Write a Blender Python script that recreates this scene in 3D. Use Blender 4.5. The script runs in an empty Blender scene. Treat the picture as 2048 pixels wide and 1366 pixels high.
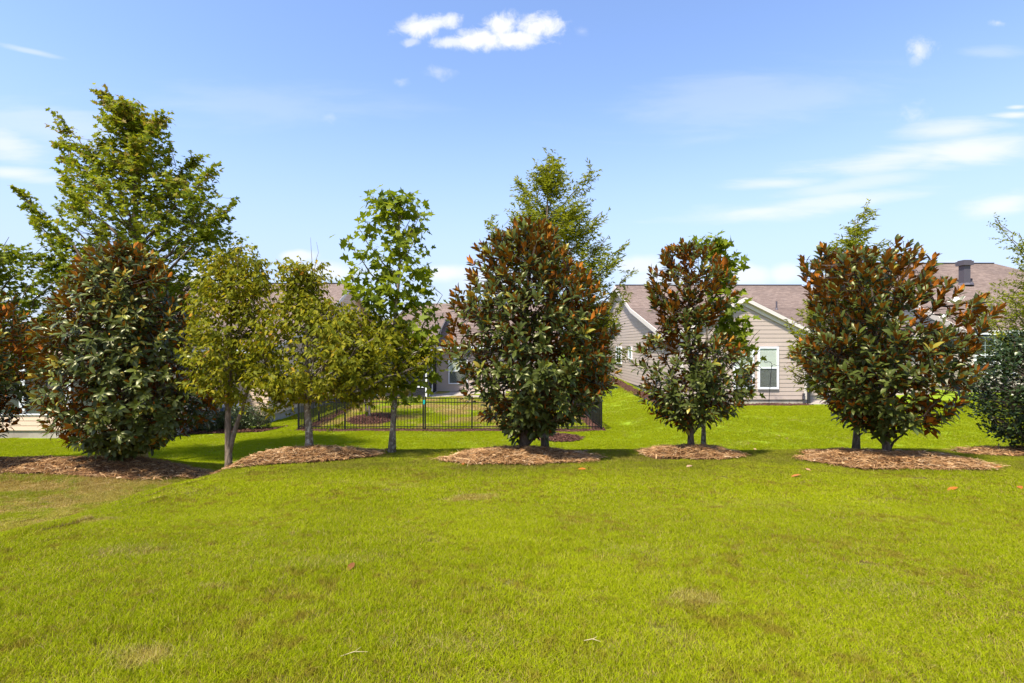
import bpy, math, random
import numpy as np
from mathutils import Vector, Matrix

random.seed(7)
rng = np.random.default_rng(7)
SC = bpy.context.scene
COL = SC.collection

# ---------------------------------------------------------------- camera
F, HV, EYE = 1024.0, 690.0, 1.6          # focal length in px of the 2048 px photograph, horizon row, eye height
cam_d = bpy.data.cameras.new('camera'); cam = bpy.data.objects.new('camera', cam_d); COL.objects.link(cam)
cam_d.sensor_fit = 'HORIZONTAL'; cam_d.sensor_width = 36; cam_d.lens = 18.0
cam_d.shift_y = (HV - 683.0) / 2048.0
cam_d.clip_start = 0.05; cam_d.clip_end = 3000
cam.location = (0, 0, EYE); cam.rotation_euler = (math.radians(90), 0, 0)
SC.camera = cam

def P(u, v, Y):
    return np.array([(u - 1024.0) * Y / F, Y, EYE - (v - HV) * Y / F])

# ---------------------------------------------------------------- light
SUN_EL, SUN_AZ = 59.0, -142.0             # azimuth measured from +Y towards +X
SKY_STRENGTH, SUN_STRENGTH, EXPOSURE = 0.15, 3.8, 1.13
SC.view_settings.view_transform = 'Standard'; SC.view_settings.look = 'None'
SC.view_settings.gamma = 1.0; SC.view_settings.use_curve_mapping = False
SC.view_settings.exposure = EXPOSURE
world = bpy.data.worlds.new('World'); SC.world = world; world.use_nodes = True

class N:
    """tiny node-tree writer"""
    def __init__(s, nt): s.nt = nt
    def new(s, t, ins=None, **kw):
        n = s.nt.nodes.new(t)
        for k, v in kw.items(): setattr(n, k, v)
        for k, v in (ins or {}).items(): s.put(n.inputs[k], v)
        return n
    def put(s, sock, v):
        if isinstance(v, bpy.types.NodeSocket): s.nt.links.new(v, sock)
        elif isinstance(v, bpy.types.Node): s.nt.links.new(v.outputs[0], sock)
        else:
            if hasattr(sock, 'default_value') and hasattr(sock.default_value, '__len__') and len(sock.default_value) == 4 and len(v) == 3: v = (*v, 1)
            sock.default_value = v
    def m(s, op, a, b=0.0, c=None, clamp=False):
        ins = {0: a, 1: b}
        if c is not None: ins[2] = c
        return s.new('ShaderNodeMath', ins, operation=op, use_clamp=clamp).outputs[0]
    def mix(s, fac, a, b, mode='MIX'):
        n = s.new('ShaderNodeMix', data_type='RGBA', blend_type=mode)
        s.put(n.inputs[0], fac); s.put(n.inputs[6], a); s.put(n.inputs[7], b)
        return n.outputs[2]
    def noise(s, vec, scale, detail=3, rough=.55, dist=0.0):
        n = s.new('ShaderNodeTexNoise', {'Scale': scale, 'Detail': detail, 'Roughness': rough, 'Distortion': dist})
        if vec is not None: s.put(n.inputs['Vector'], vec)
        return n.outputs[0]
    def ramp(s, fac, lo, hi):
        n = s.new('ShaderNodeMapRange', {0: fac, 1: lo, 2: hi}); n.interpolation_type = 'SMOOTHSTEP'
        return n.outputs[0]
    def colramp(s, fac, stops):
        n = s.new('ShaderNodeValToRGB'); s.put(n.inputs[0], fac)
        e = n.color_ramp.elements
        while len(e) < len(stops): e.new(0.5)
        for el, (p, c) in zip(e, stops): el.position = p; el.color = (*c, 1)
        return n.outputs[0]

def build_world():
    nt = world.node_tree; nt.nodes.clear(); w = N(nt)
    out = w.new('ShaderNodeOutputWorld'); bg = w.new('ShaderNodeBackground', {'Strength': SKY_STRENGTH})
    nt.links.new(bg.outputs[0], out.inputs[0])
    sky = w.new('ShaderNodeTexSky', sky_type='NISHITA', sun_disc=False)
    sky.sun_elevation = math.radians(SUN_EL); sky.sun_rotation = math.radians(SUN_AZ)
    sky.altitude = 100; sky.air_density = 1.0; sky.dust_density = 0.6; sky.ozone_density = 2.0
    tc = w.new('ShaderNodeTexCoord')
    sep = w.new('ShaderNodeSeparateXYZ', {0: tc.outputs['Generated']})
    dx, dy, dz = sep.outputs
    front = w.m('GREATER_THAN', dy, 0.05)
    dyc = w.m('MAXIMUM', dy, 0.05)
    s = w.m('DIVIDE', dx, dyc); t = w.m('DIVIDE', dz, dyc)
    st = w.new('ShaderNodeCombineXYZ', {0: s, 1: t, 2: 0.0}).outputs[0]
    n1 = w.new('ShaderNodeTexNoise', {'Vector': st, 'Scale': 26.0, 'Detail': 8.0, 'Roughness': .66, 'Distortion': .4})
    n2 = w.new('ShaderNodeTexNoise', {'Vector': st, 'Scale': 8.0, 'Detail': 4.0, 'Roughness': .55})
    stretch = w.new('ShaderNodeCombineXYZ', {0: w.m('MULTIPLY', s, 1.0), 1: w.m('MULTIPLY', t, 6.0), 2: 0.3}).outputs[0]
    n3 = w.new('ShaderNodeTexNoise', {'Vector': stretch, 'Scale': 3.6, 'Detail': 7.0, 'Roughness': .58, 'Distortion': .35}).outputs[0]
    n1f, n2f = n1.outputs[0], n2.outputs[0]
    acc = None
    def px(u, v): return (u - 1024) / F, (HV - v) / F
    def blob(u, v, ru, rv, ang, amount, fl, amp, soft):
        nonlocal acc
        a0, b0 = px(u, v); ca, sa = math.cos(math.radians(ang)), math.sin(math.radians(ang))
        ds = w.m('SUBTRACT', s, a0); dt = w.m('SUBTRACT', t, b0)
        e1 = w.m('MULTIPLY', w.m('ADD', w.m('MULTIPLY', ds, ca), w.m('MULTIPLY', dt, sa)), F / ru)
        e2 = w.m('MULTIPLY', w.m('SUBTRACT', w.m('MULTIPLY', dt, ca), w.m('MULTIPLY', ds, sa)), F / rv)
        r = w.m('SQRT', w.m('ADD', w.m('MULTIPLY', e1, e1), w.m('MULTIPLY', e2, e2)))
        k = w.m('ADD', w.m('SUBTRACT', 1.0, w.m('MULTIPLY', r, 1.0)), w.m('MULTIPLY', w.m('SUBTRACT', fl, 0.5), amp))
        k = w.m('MULTIPLY', w.ramp(k, 0.0, soft), amount)
        acc = k if acc is None else w.m('MAXIMUM', acc, k)
    # fair-weather cumulus
    for (u, v, ru, rv, am) in ((838, 52, 62, 30, .95), (878, 44, 58, 22, .9), (905, 84, 60, 16, .8), (968, 78, 95, 30, 1.0),
                               (1005, 50, 52, 34, 1.0), (1080, 52, 62, 34, 1.0), (1030, 78, 92, 26, .95), (820, 84, 26, 12, .5)):
        blob(u, v, ru, rv, 3, am, n1f, 1.7, .8)
    for (u, v, ru, rv, am) in ((875, 142, 40, 17, .42), (800, 163, 18, 9, .35), (1841, 96, 38, 24, .8), (1832, 118, 18, 14, .4),
                               (1996, 46, 22, 8, .55), (1832, 230, 40, 26, .45), (658, 234, 26, 14, .3), (1163, 62, 18, 12, .3)):
        blob(u, v, ru * 1.15, rv * 1.15, -8, am * .9, n1f, 2.8, 1.5)
    # cirrus streaks
    for (u, v, ru, rv, an, am) in ((1520, 425, 210, 28, 4, .62), (1620, 408, 330, 22, 6, .5), (1560, 366, 160, 16, 3, .5), (1780, 318, 260, 34, 8, .6),
                                   (1960, 300, 240, 44, 7, .72), (1900, 262, 150, 26, 4, .55), (2035, 229, 60, 9, 2, .7), (2035, 214, 30, 6, 2, .6),
                                   (2010, 408, 130, 34, 14, .7), (1700, 370, 230, 22, 9, .35), (1990, 105, 90, 16, 0, .18),
                                   (10, 290, 130, 52, -6, .55), (20, 346, 150, 22, -7, .6), (60, 102, 90, 8, -13, .32), (120, 260, 260, 60, -4, .25),
                                   (1500, 200, 420, 80, 4, .16), (500, 210, 420, 60, 0, .12)):
        blob(u, v, ru, rv, an, min(1, am * 1.15), n3, 1.9, .95)
    # low bank along the horizon
    for (u, v, ru, rv, am) in ((590, 512, 48, 15, .75), (660, 545, 120, 26, .75), (890, 545, 70, 24, .85), (1275, 532, 60, 24, .7), (1500, 548, 70, 30, .75),
                               (1575, 545, 60, 28, .75), (1920, 535, 80, 20, .7), (1330, 560, 120, 30, .6), (1000, 560, 120, 30, .6), (420, 560, 140, 30, .6)):
        blob(u, v, ru, rv, 0, am, n2f, 1.6, .7)
    acc = w.m('MULTIPLY', acc, front)
    # a thin veil all round the horizon and a scatter of streaks over the rest of the sky
    veil = w.m('MULTIPLY', w.ramp(dz, 0.46, 0.02), 0.82)
    back = w.m('MULTIPLY', w.m('SUBTRACT', 1.0, front), w.m('MULTIPLY', w.ramp(w.noise(tc.outputs['Generated'], 3.0, 5), .55, .8), .5))
    skyc = w.new('ShaderNodeHueSaturation', {'Color': sky.outputs[0], 'Saturation': SKY_SAT, 'Value': 1.0}).outputs[0]
    skyc = w.mix(1.0, skyc, SKY_TINT, 'MULTIPLY')
    c = w.mix(veil, skyc, VEIL)
    c = w.mix(w.m('MAXIMUM', acc, back), c, CLOUD)
    nt.links.new(c, bg.inputs[0])
SKY_SAT, SKY_TINT, VEIL, CLOUD = 1.05, (1.0, .935, .985), (1.78, 2.12, 2.9), (3.2, 3.25, 3.3)
build_world()

sd = bpy.data.lights.new('sun', 'SUN'); sd.energy = SUN_STRENGTH; sd.angle = math.radians(4.0); sd.color = (1.0, .95, .87)
sun = bpy.data.objects.new('sun', sd); COL.objects.link(sun)
_az, _el = math.radians(SUN_AZ), math.radians(SUN_EL)
SUN_DIR = Vector((math.sin(_az) * math.cos(_el), math.cos(_az) * math.cos(_el), math.sin(_el)))
sun.rotation_euler = (-SUN_DIR).to_track_quat('-Z', 'Y').to_euler(); sun.location = SUN_DIR * 60

# ---------------------------------------------------------------- helpers
def sm(x, a, b):
    t = np.clip((np.asarray(x, float) - a) / (b - a), 0, 1); return t * t * (3 - 2 * t)

def _h(i, j, k):
    n = (i * 374761393 + j * 668265263 + k * 2147483647 % 982451653) & 0xffffffff
    n = ((n ^ (n >> 13)) * 1274126177) & 0xffffffff
    return ((n ^ (n >> 16)) & 0xffff) / 65535.0
def vnoise(x, y, z=0.0):
    x, y, z = np.broadcast_arrays(np.asarray(x, float), np.asarray(y, float), np.asarray(z, float))
    xi, yi, zi = [np.floor(q).astype(np.int64) for q in (x, y, z)]
    fx, fy, fz = x - xi, y - yi, z - zi
    fx, fy, fz = [q * q * (3 - 2 * q) for q in (fx, fy, fz)]
    r = 0
    for a in (0, 1):
        for b in (0, 1):
            for c in (0, 1):
                r = r + _h(xi + a, yi + b, zi + c * 57) * (fx if a else 1 - fx) * (fy if b else 1 - fy) * (fz if c else 1 - fz)
    return r

ORIG = {}
def tag(o, label=None, cat=None, group=None, kind=None):
    if label: o['label'] = label
    if cat: o['category'] = cat
    if group: o['group'] = group
    if kind: o['kind'] = kind
    return o
def empty(name, loc, label, cat, group=None):
    o = bpy.data.objects.new(name, None); COL.objects.link(o); o.empty_display_size = .2
    o.location = tuple(loc); ORIG[o.name] = np.array(loc, float)
    return tag(o, label, cat, group)
def link(name, me, parent=None, loc=None):
    o = bpy.data.objects.new(name, me); COL.objects.link(o)
    if parent is not None:
        o.parent = parent; ORIG[o.name] = ORIG[parent.name]
    else:
        ORIG[o.name] = np.zeros(3)
    if loc is not None: o.location = tuple(loc)
    return o

class Buf:
    def __init__(s): s.v = []; s.f = []
    def add(s, vs, fs):
        b = len(s.v); s.v.extend([tuple(map(float, p)) for p in vs]); s.f.extend([tuple(i + b for i in f) for f in fs]); return s
    def hexa(s, p):      # p: 8 points, bottom ring 0-3, top ring 4-7
        return s.add(p, [(3, 2, 1, 0), (4, 5, 6, 7), (0, 1, 5, 4), (1, 2, 6, 5), (2, 3, 7, 6), (3, 0, 4, 7)])
    def box(s, x0, x1, y0, y1, z0, z1):
        return s.hexa([(x0, y0, z0), (x1, y0, z0), (x1, y1, z0), (x0, y1, z0), (x0, y0, z1), (x1, y0, z1), (x1, y1, z1), (x0, y1, z1)])
    def tube(s, pts, rad, sides=6, cap=True):
        pts = np.asarray(pts, float); n = len(pts)
        if np.isscalar(rad): rad = [rad] * n
        tan = np.gradient(pts, axis=0) if n > 2 else np.repeat((pts[-1] - pts[0])[None], n, 0)
        ref = np.array([0.31, 0.17, 0.93]); vs = []
        for i in range(n):
            t = tan[i] / (np.linalg.norm(tan[i]) + 1e-9)
            r = ref if abs(t @ ref) < .93 else np.array([.9, .2, .1])
            a = np.cross(t, r); a /= np.linalg.norm(a); b = np.cross(t, a)
            for k in range(sides):
                th = 2 * math.pi * k / sides
                vs.append(pts[i] + rad[i] * (math.cos(th) * a + math.sin(th) * b))
        fs = []
        for i in range(n - 1):
            for k in range(sides):
                k2 = (k + 1) % sides
                fs.append((i * sides + k, i * sides + k2, (i + 1) * sides + k2, (i + 1) * sides + k))
        if cap: fs.append(tuple(range((n - 1) * sides, n * sides))); fs.append(tuple(range(sides - 1, -1, -1)))
        return s.add(vs, fs)
    def prism(s, poly, off):     # closed polygon of 3D points extruded by vector off
        n = len(poly); off = np.asarray(off, float)
        vs = [np.asarray(p, float) for p in poly] + [np.asarray(p, float) + off for p in poly]
        return s.add(vs, [tuple(range(n)), tuple(range(2 * n - 1, n - 1, -1))] + [((i + 1) % n, i, n + i, n + (i + 1) % n) for i in range(n)])
    def mesh(s, name, mat, origin=(0, 0, 0), smooth=False, fix=True):
        me = bpy.data.meshes.new(name)
        me.from_pydata((np.array(s.v) - np.asarray(origin)).tolist(), [], s.f)
        if fix:
            import bmesh
            bm = bmesh.new(); bm.from_mesh(me); bmesh.ops.recalc_face_normals(bm, faces=bm.faces); bm.to_mesh(me); bm.free()
        if mat: me.materials.append(mat)
        if smooth: me.polygons.foreach_set('use_smooth', [True] * len(me.polygons))
        me.update(); return me
    def build(s, name, mat, parent=None, smooth=False, fix=True):
        o0 = ORIG[parent.name] if parent is not None else np.zeros(3)
        return link(name, s.mesh(name, mat, o0, smooth, fix), parent)
    def thing(s, name, mat, base, label, cat, group=None, smooth=False):
        o = link(name, s.mesh(name, mat, base, smooth), None, base); ORIG[o.name] = np.array(base, float)
        return tag(o, label, cat, group)

def tri_mesh(name, V, T, mat, tint=None, smooth=False):
    """V (n,3), T (m,3) -> mesh, fast"""
    me = bpy.data.meshes.new(name); V = np.asarray(V, np.float32); T = np.asarray(T, np.int32)
    me.vertices.add(len(V)); me.vertices.foreach_set('co', V.ravel())
    me.loops.add(T.size); me.loops.foreach_set('vertex_index', T.ravel())
    me.polygons.add(len(T)); me.polygons.foreach_set('loop_start', np.arange(0, T.size, 3, dtype=np.int32))
    if smooth: me.polygons.foreach_set('use_smooth', np.ones(len(T), bool))
    if tint is not None:
        a = me.attributes.new('tint', 'FLOAT', 'POINT'); a.data.foreach_set('value', np.asarray(tint, np.float32))
    me.materials.append(mat); me.update(calc_edges=True); return me

# ---------------------------------------------------------------- materials
def mat(name, build):
    m = bpy.data.materials.new(name); m.use_nodes = True; nt = m.node_tree; nt.nodes.clear(); w = N(nt)
    out = w.new('ShaderNodeOutputMaterial'); r = build(w)
    nt.links.new(r.outputs[0] if isinstance(r, bpy.types.Node) else r, out.inputs[0]); return m
def bsdf(w, col, rough=.7, spec=.3, normal=None, **kw):
    ins = {'Base Color': col, 'Roughness': rough, 'Specular IOR Level': spec}
    if normal is not None: ins['Normal'] = normal
    ins.update(kw)
    return w.new('ShaderNodeBsdfPrincipled', ins)
def bump(w, h, strength=.4, dist=.01):
    return w.new('ShaderNodeBump', {'Height': h, 'Strength': strength, 'Distance': dist}).outputs[0]
def wpos(w): return w.new('ShaderNodeNewGeometry').outputs['Position']
def opos(w): return w.new('ShaderNodeTexCoord').outputs['Object']

def painted(name, col, rough=.6, var=.10, nscale=2.5, rnd=.05):
    def b(w):
        p = wpos(w); n = w.noise(p, nscale, 5); f = w.noise(p, 40, 3)
        ri = w.new('ShaderNodeObjectInfo').outputs['Random']
        k = w.m('ADD', w.m('ADD', 1 - var / 2 - rnd / 2, w.m('MULTIPLY', n, var)), w.m('MULTIPLY', ri, rnd))
        c = w.mix(1.0, col, w.new('ShaderNodeCombineColor', {0: k, 1: k, 2: k}).outputs[0], 'MULTIPLY')
        return bsdf(w, c, rough, .3, bump(w, f, .15, .004))
    return mat(name, b)

M = {}
M['siding'] = painted('siding_greige', (.46, .365, .295), .6, .12)
M['siding_tan'] = painted('siding_tan', (.68, .50, .35), .6, .12)
M['siding_cream'] = painted('siding_cream', (.56, .49, .40), .6, .10)
M['trim'] = painted('trim_cream', (.66, .59, .51), .5, .08)
M['white'] = painted('white_vinyl', (.80, .80, .79), .4, .05)
M['black_metal'] = painted('black_powder_coat', (.012, .012, .013), .35, .2)
M['gutter'] = painted('dark_bronze_gutter', (.035, .033, .036), .4, .2)
M['vent'] = painted('vent_metal', (.085, .075, .085), .5, .2)
M['door'] = painted('door_brown', (.20, .16, .13), .5, .1)
M['wicker'] = painted('wicker_brown', (.09, .055, .035), .7, .4, 30)
M['cushion'] = painted('cushion_grey', (.30, .29, .27), .9, .2)
M['blue_plastic'] = painted('blue_plastic', (.12, .18, .32), .4, .1)
M['teal'] = painted('teal_tag', (.02, .38, .33), .4, .05)

def b_conc(w):
    p = wpos(w); n = w.noise(p, 1.3, 6, .6); st = w.noise(w.new('ShaderNodeMapping', {0: p, 3: (3, 3, .6)}).outputs[0], 2.2, 5)
    c = w.mix(w.ramp(n, .3, .7), (.30, .25, .20), (.44, .38, .32)); c = w.mix(w.ramp(st, .55, .75), c, (.22, .17, .13))
    return bsdf(w, c, .9, .2, bump(w, w.noise(p, 60, 4), .3, .006))
M['concrete'] = mat('concrete_weathered', b_conc)

def shingle(name, along_x):
    def b(w):
        g = w.new('ShaderNodeSeparateXYZ', {0: wpos(w)}); x, y = (g.outputs[0], g.outputs[1]) if along_x else (g.outputs[1], g.outputs[0])
        v = w.new('ShaderNodeCombineXYZ', {0: x, 1: y, 2: 0.0}).outputs[0]
        br = w.new('ShaderNodeTexBrick', {'Vector': v, 'Color1': (.19, .135, .105, 1), 'Color2': (.33, .245, .195, 1), 'Mortar': (.13, .095, .078, 1),
                                          'Scale': 1.0, 'Mortar Size': .006, 'Mortar Smooth': .3, 'Bias': 0.0, 'Brick Width': .24, 'Row Height': .125})
        br.offset = .37; br.offset_frequency = 3; br.squash = 1.0
        n = w.noise(v, .35, 4); n2 = w.noise(v, 5, 4); gr = w.noise(v, 90, 2)
        c = w.mix(w.m('MULTIPLY', n2, .55), br.outputs[0], (.265, .195, .155)); c = w.mix(w.ramp(n, .35, .75), c, w.mix(.3, c, (.12, .09, .08)))
        return bsdf(w, c, .95, .15, bump(w, w.m('ADD', br.outputs[1], w.m('MULTIPLY', gr, .5)), .5, .008))
    return mat(name, b)
M['shingle'] = shingle('brown_shingles', True); M['shingle_side'] = shingle('brown_shingles_cross', False)

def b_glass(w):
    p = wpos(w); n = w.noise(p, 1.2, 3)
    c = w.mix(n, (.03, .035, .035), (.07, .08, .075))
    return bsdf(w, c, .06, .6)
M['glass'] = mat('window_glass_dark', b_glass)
def b_pane(w):
    g = w.new('ShaderNodeBsdfGlossy', {'Color': (.9, .95, 1, 1), 'Roughness': .03}); t = w.new('ShaderNodeBsdfTransparent', {'Color': (.94, .96, .94, 1)})
    return w.new('ShaderNodeMixShader', {0: w.m('ADD', .04, w.m('MULTIPLY', w.m('POWER', w.new('ShaderNodeLayerWeight', {0: .5}).outputs[1], 4.0), .5)), 1: t, 2: g})
M['pane'] = mat('window_pane_clear', b_pane)
M['blind'] = painted('blind_slat', (.70, .70, .60), .6, .05)
def b_screen(w):
    t = w.new('ShaderNodeBsdfTransparent', {'Color': (.9, .9, .9, 1)}); d = w.new('ShaderNodeBsdfDiffuse', {'Color': (.05, .05, .055, 1)})
    return w.new('ShaderNodeMixShader', {0: .5, 1: t, 2: d})
M['screen'] = mat('insect_screen', b_screen)
def b_screen2(w):
    t = w.new('ShaderNodeBsdfTransparent', {'Color': (.95, .95, .95, 1)}); d = w.new('ShaderNodeBsdfDiffuse', {'Color': (.07, .07, .07, 1)})
    return w.new('ShaderNodeMixShader', {0: .3, 1: t, 2: d})
M['screen_fine'] = mat('insect_screen_fine', b_screen2)
M['frosted'] = painted('frosted_glass', (.30, .34, .32), .35, .1)

def bark(name, c1, c2, spot=None, sc=14):
    def b(w):
        p = w.new('ShaderNodeMapping', {0: wpos(w), 3: (1, 1, .28)}).outputs[0]
        n = w.noise(p, sc * 2.2, 6, .65, .6); v = w.new('ShaderNodeTexVoronoi', {'Vector': p, 'Scale': sc * 2.5}).outputs[0]
        c = w.mix(w.ramp(n, .3, .7), c1, c2)
        if spot is not None:
            c = w.mix(w.m('MULTIPLY', w.ramp(w.noise(wpos(w), 16, 5, .6), .50, .60), .8), c, spot)
        return bsdf(w, c, .95, .15, bump(w, w.m('ADD', n, w.m('MULTIPLY', v, .6)), .9, .012))
    return mat(name, b)
M['bark'] = bark('bark_grey_brown', (.10, .07, .045), (.25, .185, .13))
M['bark_lichen'] = bark('bark_lichen', (.12, .09, .06), (.24, .185, .13), (.42, .38, .29))
M['bark_dark'] = bark('bark_magnolia', (.075, .052, .036), (.20, .145, .105))
M['twig'] = bark('bark_twig', (.045, .03, .02), (.11, .078, .055))
M['bark_pale'] = bark('bark_pale', (.25, .19, .15), (.40, .32, .26))

def leafmat(name, stops, under=None, rough=.5, spec=.3, trans=.35, transcol=None, patch=0.25):
    def b(w):
        t = w.new('ShaderNodeAttribute', attribute_name='tint').outputs['Fac']
        c = w.colramp(t, stops)
        n = w.noise(wpos(w), 1.6, 3)
        k = w.m('ADD', 1 - patch / 2, w.m('MULTIPLY', n, patch))
        c = w.mix(1.0, c, w.new('ShaderNodeCombineColor', {0: k, 1: k, 2: k}).outputs[0], 'MULTIPLY')
        ct = c
        if under is not None:
            bf = w.new('ShaderNodeNewGeometry').outputs['Backfacing']
            uc = w.colramp(t, under)
            c = w.mix(bf, c, uc)
            rough_s = w.m('ADD', rough, w.m('MULTIPLY', bf, .8 - rough))
            sh = bsdf(w, c, rough_s, w.m('MULTIPLY', spec, w.m('SUBTRACT', 1.0, w.m('MULTIPLY', bf, .7))), **{'Specular Tint': (1.0, .93, .55, 1)})
        else:
            sh = bsdf(w, c, rough, spec, **{'Specular Tint': (1.0, .98, .78, 1)})
        if trans <= 0: return sh
        tcol = w.mix(1.0, ct, transcol or (1.15, 1.1, .55), 'MULTIPLY')
        tr = w.new('ShaderNodeBsdfTranslucent', {0: tcol})
        return w.new('ShaderNodeMixShader', {0: trans, 1: sh, 2: tr})
    return mat(name, b)
MAGU = [(0, (.26, .072, .012)), (.4, (.44, .135, .016)), (.75, (.58, .205, .022)), (1, (.60, .30, .035))]
M['magnolia_leaf'] = leafmat('magnolia_leaf', [(0, (.034, .042, .009)), (.5, (.064, .080, .013)), (.86, (.095, .12, .02)), (.93, (.20, .21, .03)), (1, (.34, .24, .03))],
                             MAGU, .36, .40, .10, (1.2, 1.1, .4))
M['holly_leaf'] = leafmat('holly_leaf', [(0, (.018, .032, .009)), (.7, (.036, .060, .014)), (1, (.07, .10, .025))], None, .33, .4, .06)
M['hedge_leaf'] = leafmat('hedge_leaf', [(0, (.03, .05, .012)), (.7, (.08, .105, .03)), (.9, (.16, .15, .06)), (1, (.30, .17, .07))], None, .35, .4, .12)
M['maple_leaf'] = leafmat('maple_leaf', [(0, (.095, .14, .010)), (.5, (.19, .235, .014)), (.85, (.31, .32, .02)), (1, (.28, .20, .04))], None, .55, .15, .46)
M['yellow_leaf'] = leafmat('yellowing_leaf', [(0, (.10, .125, .008)), (.45, (.22, .22, .012)), (.8, (.36, .31, .014)), (.95, (.46, .29, .018)), (1, (.50, .20, .02))], None, .55, .14, .46)
M['tulip_leaf'] = leafmat('tulip_leaf', [(0, (.11, .16, .010)), (.5, (.20, .25, .014)), (.92, (.30, .33, .02)), (1, (.42, .34, .03))], None, .5, .2, .48)
M['oak_leaf'] = leafmat('willow_oak_leaf', [(0, (.12, .15, .010)), (.5, (.25, .27, .014)), (1, (.38, .36, .025))], None, .6, .12, .45)
M['dark_leaf'] = leafmat('yard_tree_leaf', [(0, (.03, .06, .012)), (1, (.09, .13, .02))], None, .5, .3, .35)
M['far_leaf'] = leafmat('far_tree_leaf', [(0, (.035, .065, .02)), (1, (.08, .11, .03))], None, .6, .2, .3)
M['reed'] = leafmat('ornamental_grass_blade', [(0, (.10, .13, .03)), (.6, (.24, .2, .08)), (1, (.42, .3, .14))], None, .6, .2, .35)
M['fallen'] = leafmat('fallen_leaf_skin', [(0, (.16, .06, .02)), (.5, (.42, .14, .02)), (1, (.46, .30, .18))], None, .5, .3, .15)
M['straw'] = painted('dry_straw_skin', (.44, .35, .18), .7, .1)
M['petal'] = painted('magnolia_petal', (.82, .80, .70), .5, .05)
M['stamen'] = painted('magnolia_cone', (.45, .38, .12), .7, .2)

def worn_at(u, v, rx, ry, am):
    Y = 1.375 / ((v - HV) / F - .075); return ((u - 1024) * Y / F, Y, rx, ry, am)
WORN = [worn_at(300, 1318, .42, .16, .85), worn_at(200, 1042, .5, .22, .7), worn_at(930, 996, .6, .3, .75), worn_at(1390, 1212, .32, .18, .75), worn_at(780, 972, 1.2, .3, .5), worn_at(660, 1135, .7, .25, .45),
        worn_at(240, 1110, .7, .3, .5), worn_at(1250, 1100, .6, .3, .4), worn_at(430, 1185, .35, .12, .6), worn_at(1760, 1180, .6, .25, .4), worn_at(900, 1290, .5, .16, .45), worn_at(1500, 1010, 1.1, .4, .4),
        (-8.6, 8.8, 1.5, .5, 1.0), (-7.0, 9.3, 1.3, .45, 1.0), (-6.5, 8.2, .7, .9, .9), (-6.2, 6.5, .6, 1.0, .75), (-5.2, 8.7, .5, .4, .9)]
def lawn_mask(w):
    """shared dry-patch field from world position: 0 lush .. 1 straw"""
    p = wpos(w)
    a = w.noise(p, .55, 4, .6); b = w.noise(p, 2.3, 4, .6)
    base = w.ramp(w.m('ADD', w.m('MULTIPLY', a, .6), w.m('MULTIPLY', b, .4)), .50, .74)
    fleck = w.ramp(w.m('ADD', w.m('MULTIPLY', w.noise(p, 11, 3, .6), .65), w.m('MULTIPLY', w.noise(p, .8, 3), .35)), .52, .72)
    base = w.m('MAXIMUM', w.m('MULTIPLY', base, .62), w.m('MULTIPLY', fleck, .8))
    g = w.new('ShaderNodeSeparateXYZ', {0: p})
    # the tired strip in the swale beyond the shoulder, and a band tinted drier as painted shade of the tree row
    sw = w.m('MULTIPLY', w.ramp(g.outputs[0], -4.6, -5.6), w.ramp(g.outputs[1], 11.2, 10.2))
    sw = w.m('MULTIPLY', sw, w.ramp(w.m('ADD', w.m('MULTIPLY', w.noise(p, .9, 5, .65), .6), w.m('MULTIPLY', w.noise(p, 5, 4, .65), .4)), .40, .62))
    rim = w.m('MULTIPLY', w.m('MULTIPLY', w.ramp(g.outputs[1], 7.4, 8.6), w.ramp(g.outputs[1], 11.0, 10.0)), w.ramp(w.noise(p, 1.1, 5, .6), .34, .7))
    wn = w.m('SUBTRACT', w.m('ADD', w.m('MULTIPLY', w.noise(p, 2.2, 5, .65), .6), w.m('MULTIPLY', w.noise(p, 9, 4, .65), .4)), .5)
    worn = None
    for cx, cy, rx, ry, am in WORN:
        e1 = w.m('DIVIDE', w.m('SUBTRACT', g.outputs[0], cx), rx); e2 = w.m('DIVIDE', w.m('SUBTRACT', g.outputs[1], cy), ry)
        rr = w.m('SQRT', w.m('ADD', w.m('MULTIPLY', e1, e1), w.m('MULTIPLY', e2, e2)))
        k = w.m('MULTIPLY', w.ramp(w.m('ADD', w.m('SUBTRACT', 1.0, rr), w.m('MULTIPLY', wn, 3.2)), .0, .75), am)
        worn = k if worn is None else w.m('MAXIMUM', worn, k)
    yard = w.m('MULTIPLY', w.ramp(g.outputs[1], 19.4, 20.2), w.m('MULTIPLY', w.ramp(g.outputs[0], -8.3, -7.6), w.ramp(g.outputs[0], 3.8, 3.2)))
    yard = w.m('MULTIPLY', yard, w.m('MULTIPLY', w.ramp(w.noise(p, .9, 4), .38, .62), .95))
    r = w.m('MAXIMUM', w.m('MAXIMUM', base, w.m('MULTIPLY', sw, .95)), w.m('MAXIMUM', w.m('MAXIMUM', w.m('MULTIPLY', rim, .55), worn), yard))
    far = w.ramp(g.outputs[1], 11.0, 14.0)
    return r, far, g
GREEN1, GREEN2, GREENF, STRAW = (.17, .235, .002), (.34, .385, .003), (.275, .325, .002), (.40, .30, .06)
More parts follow.
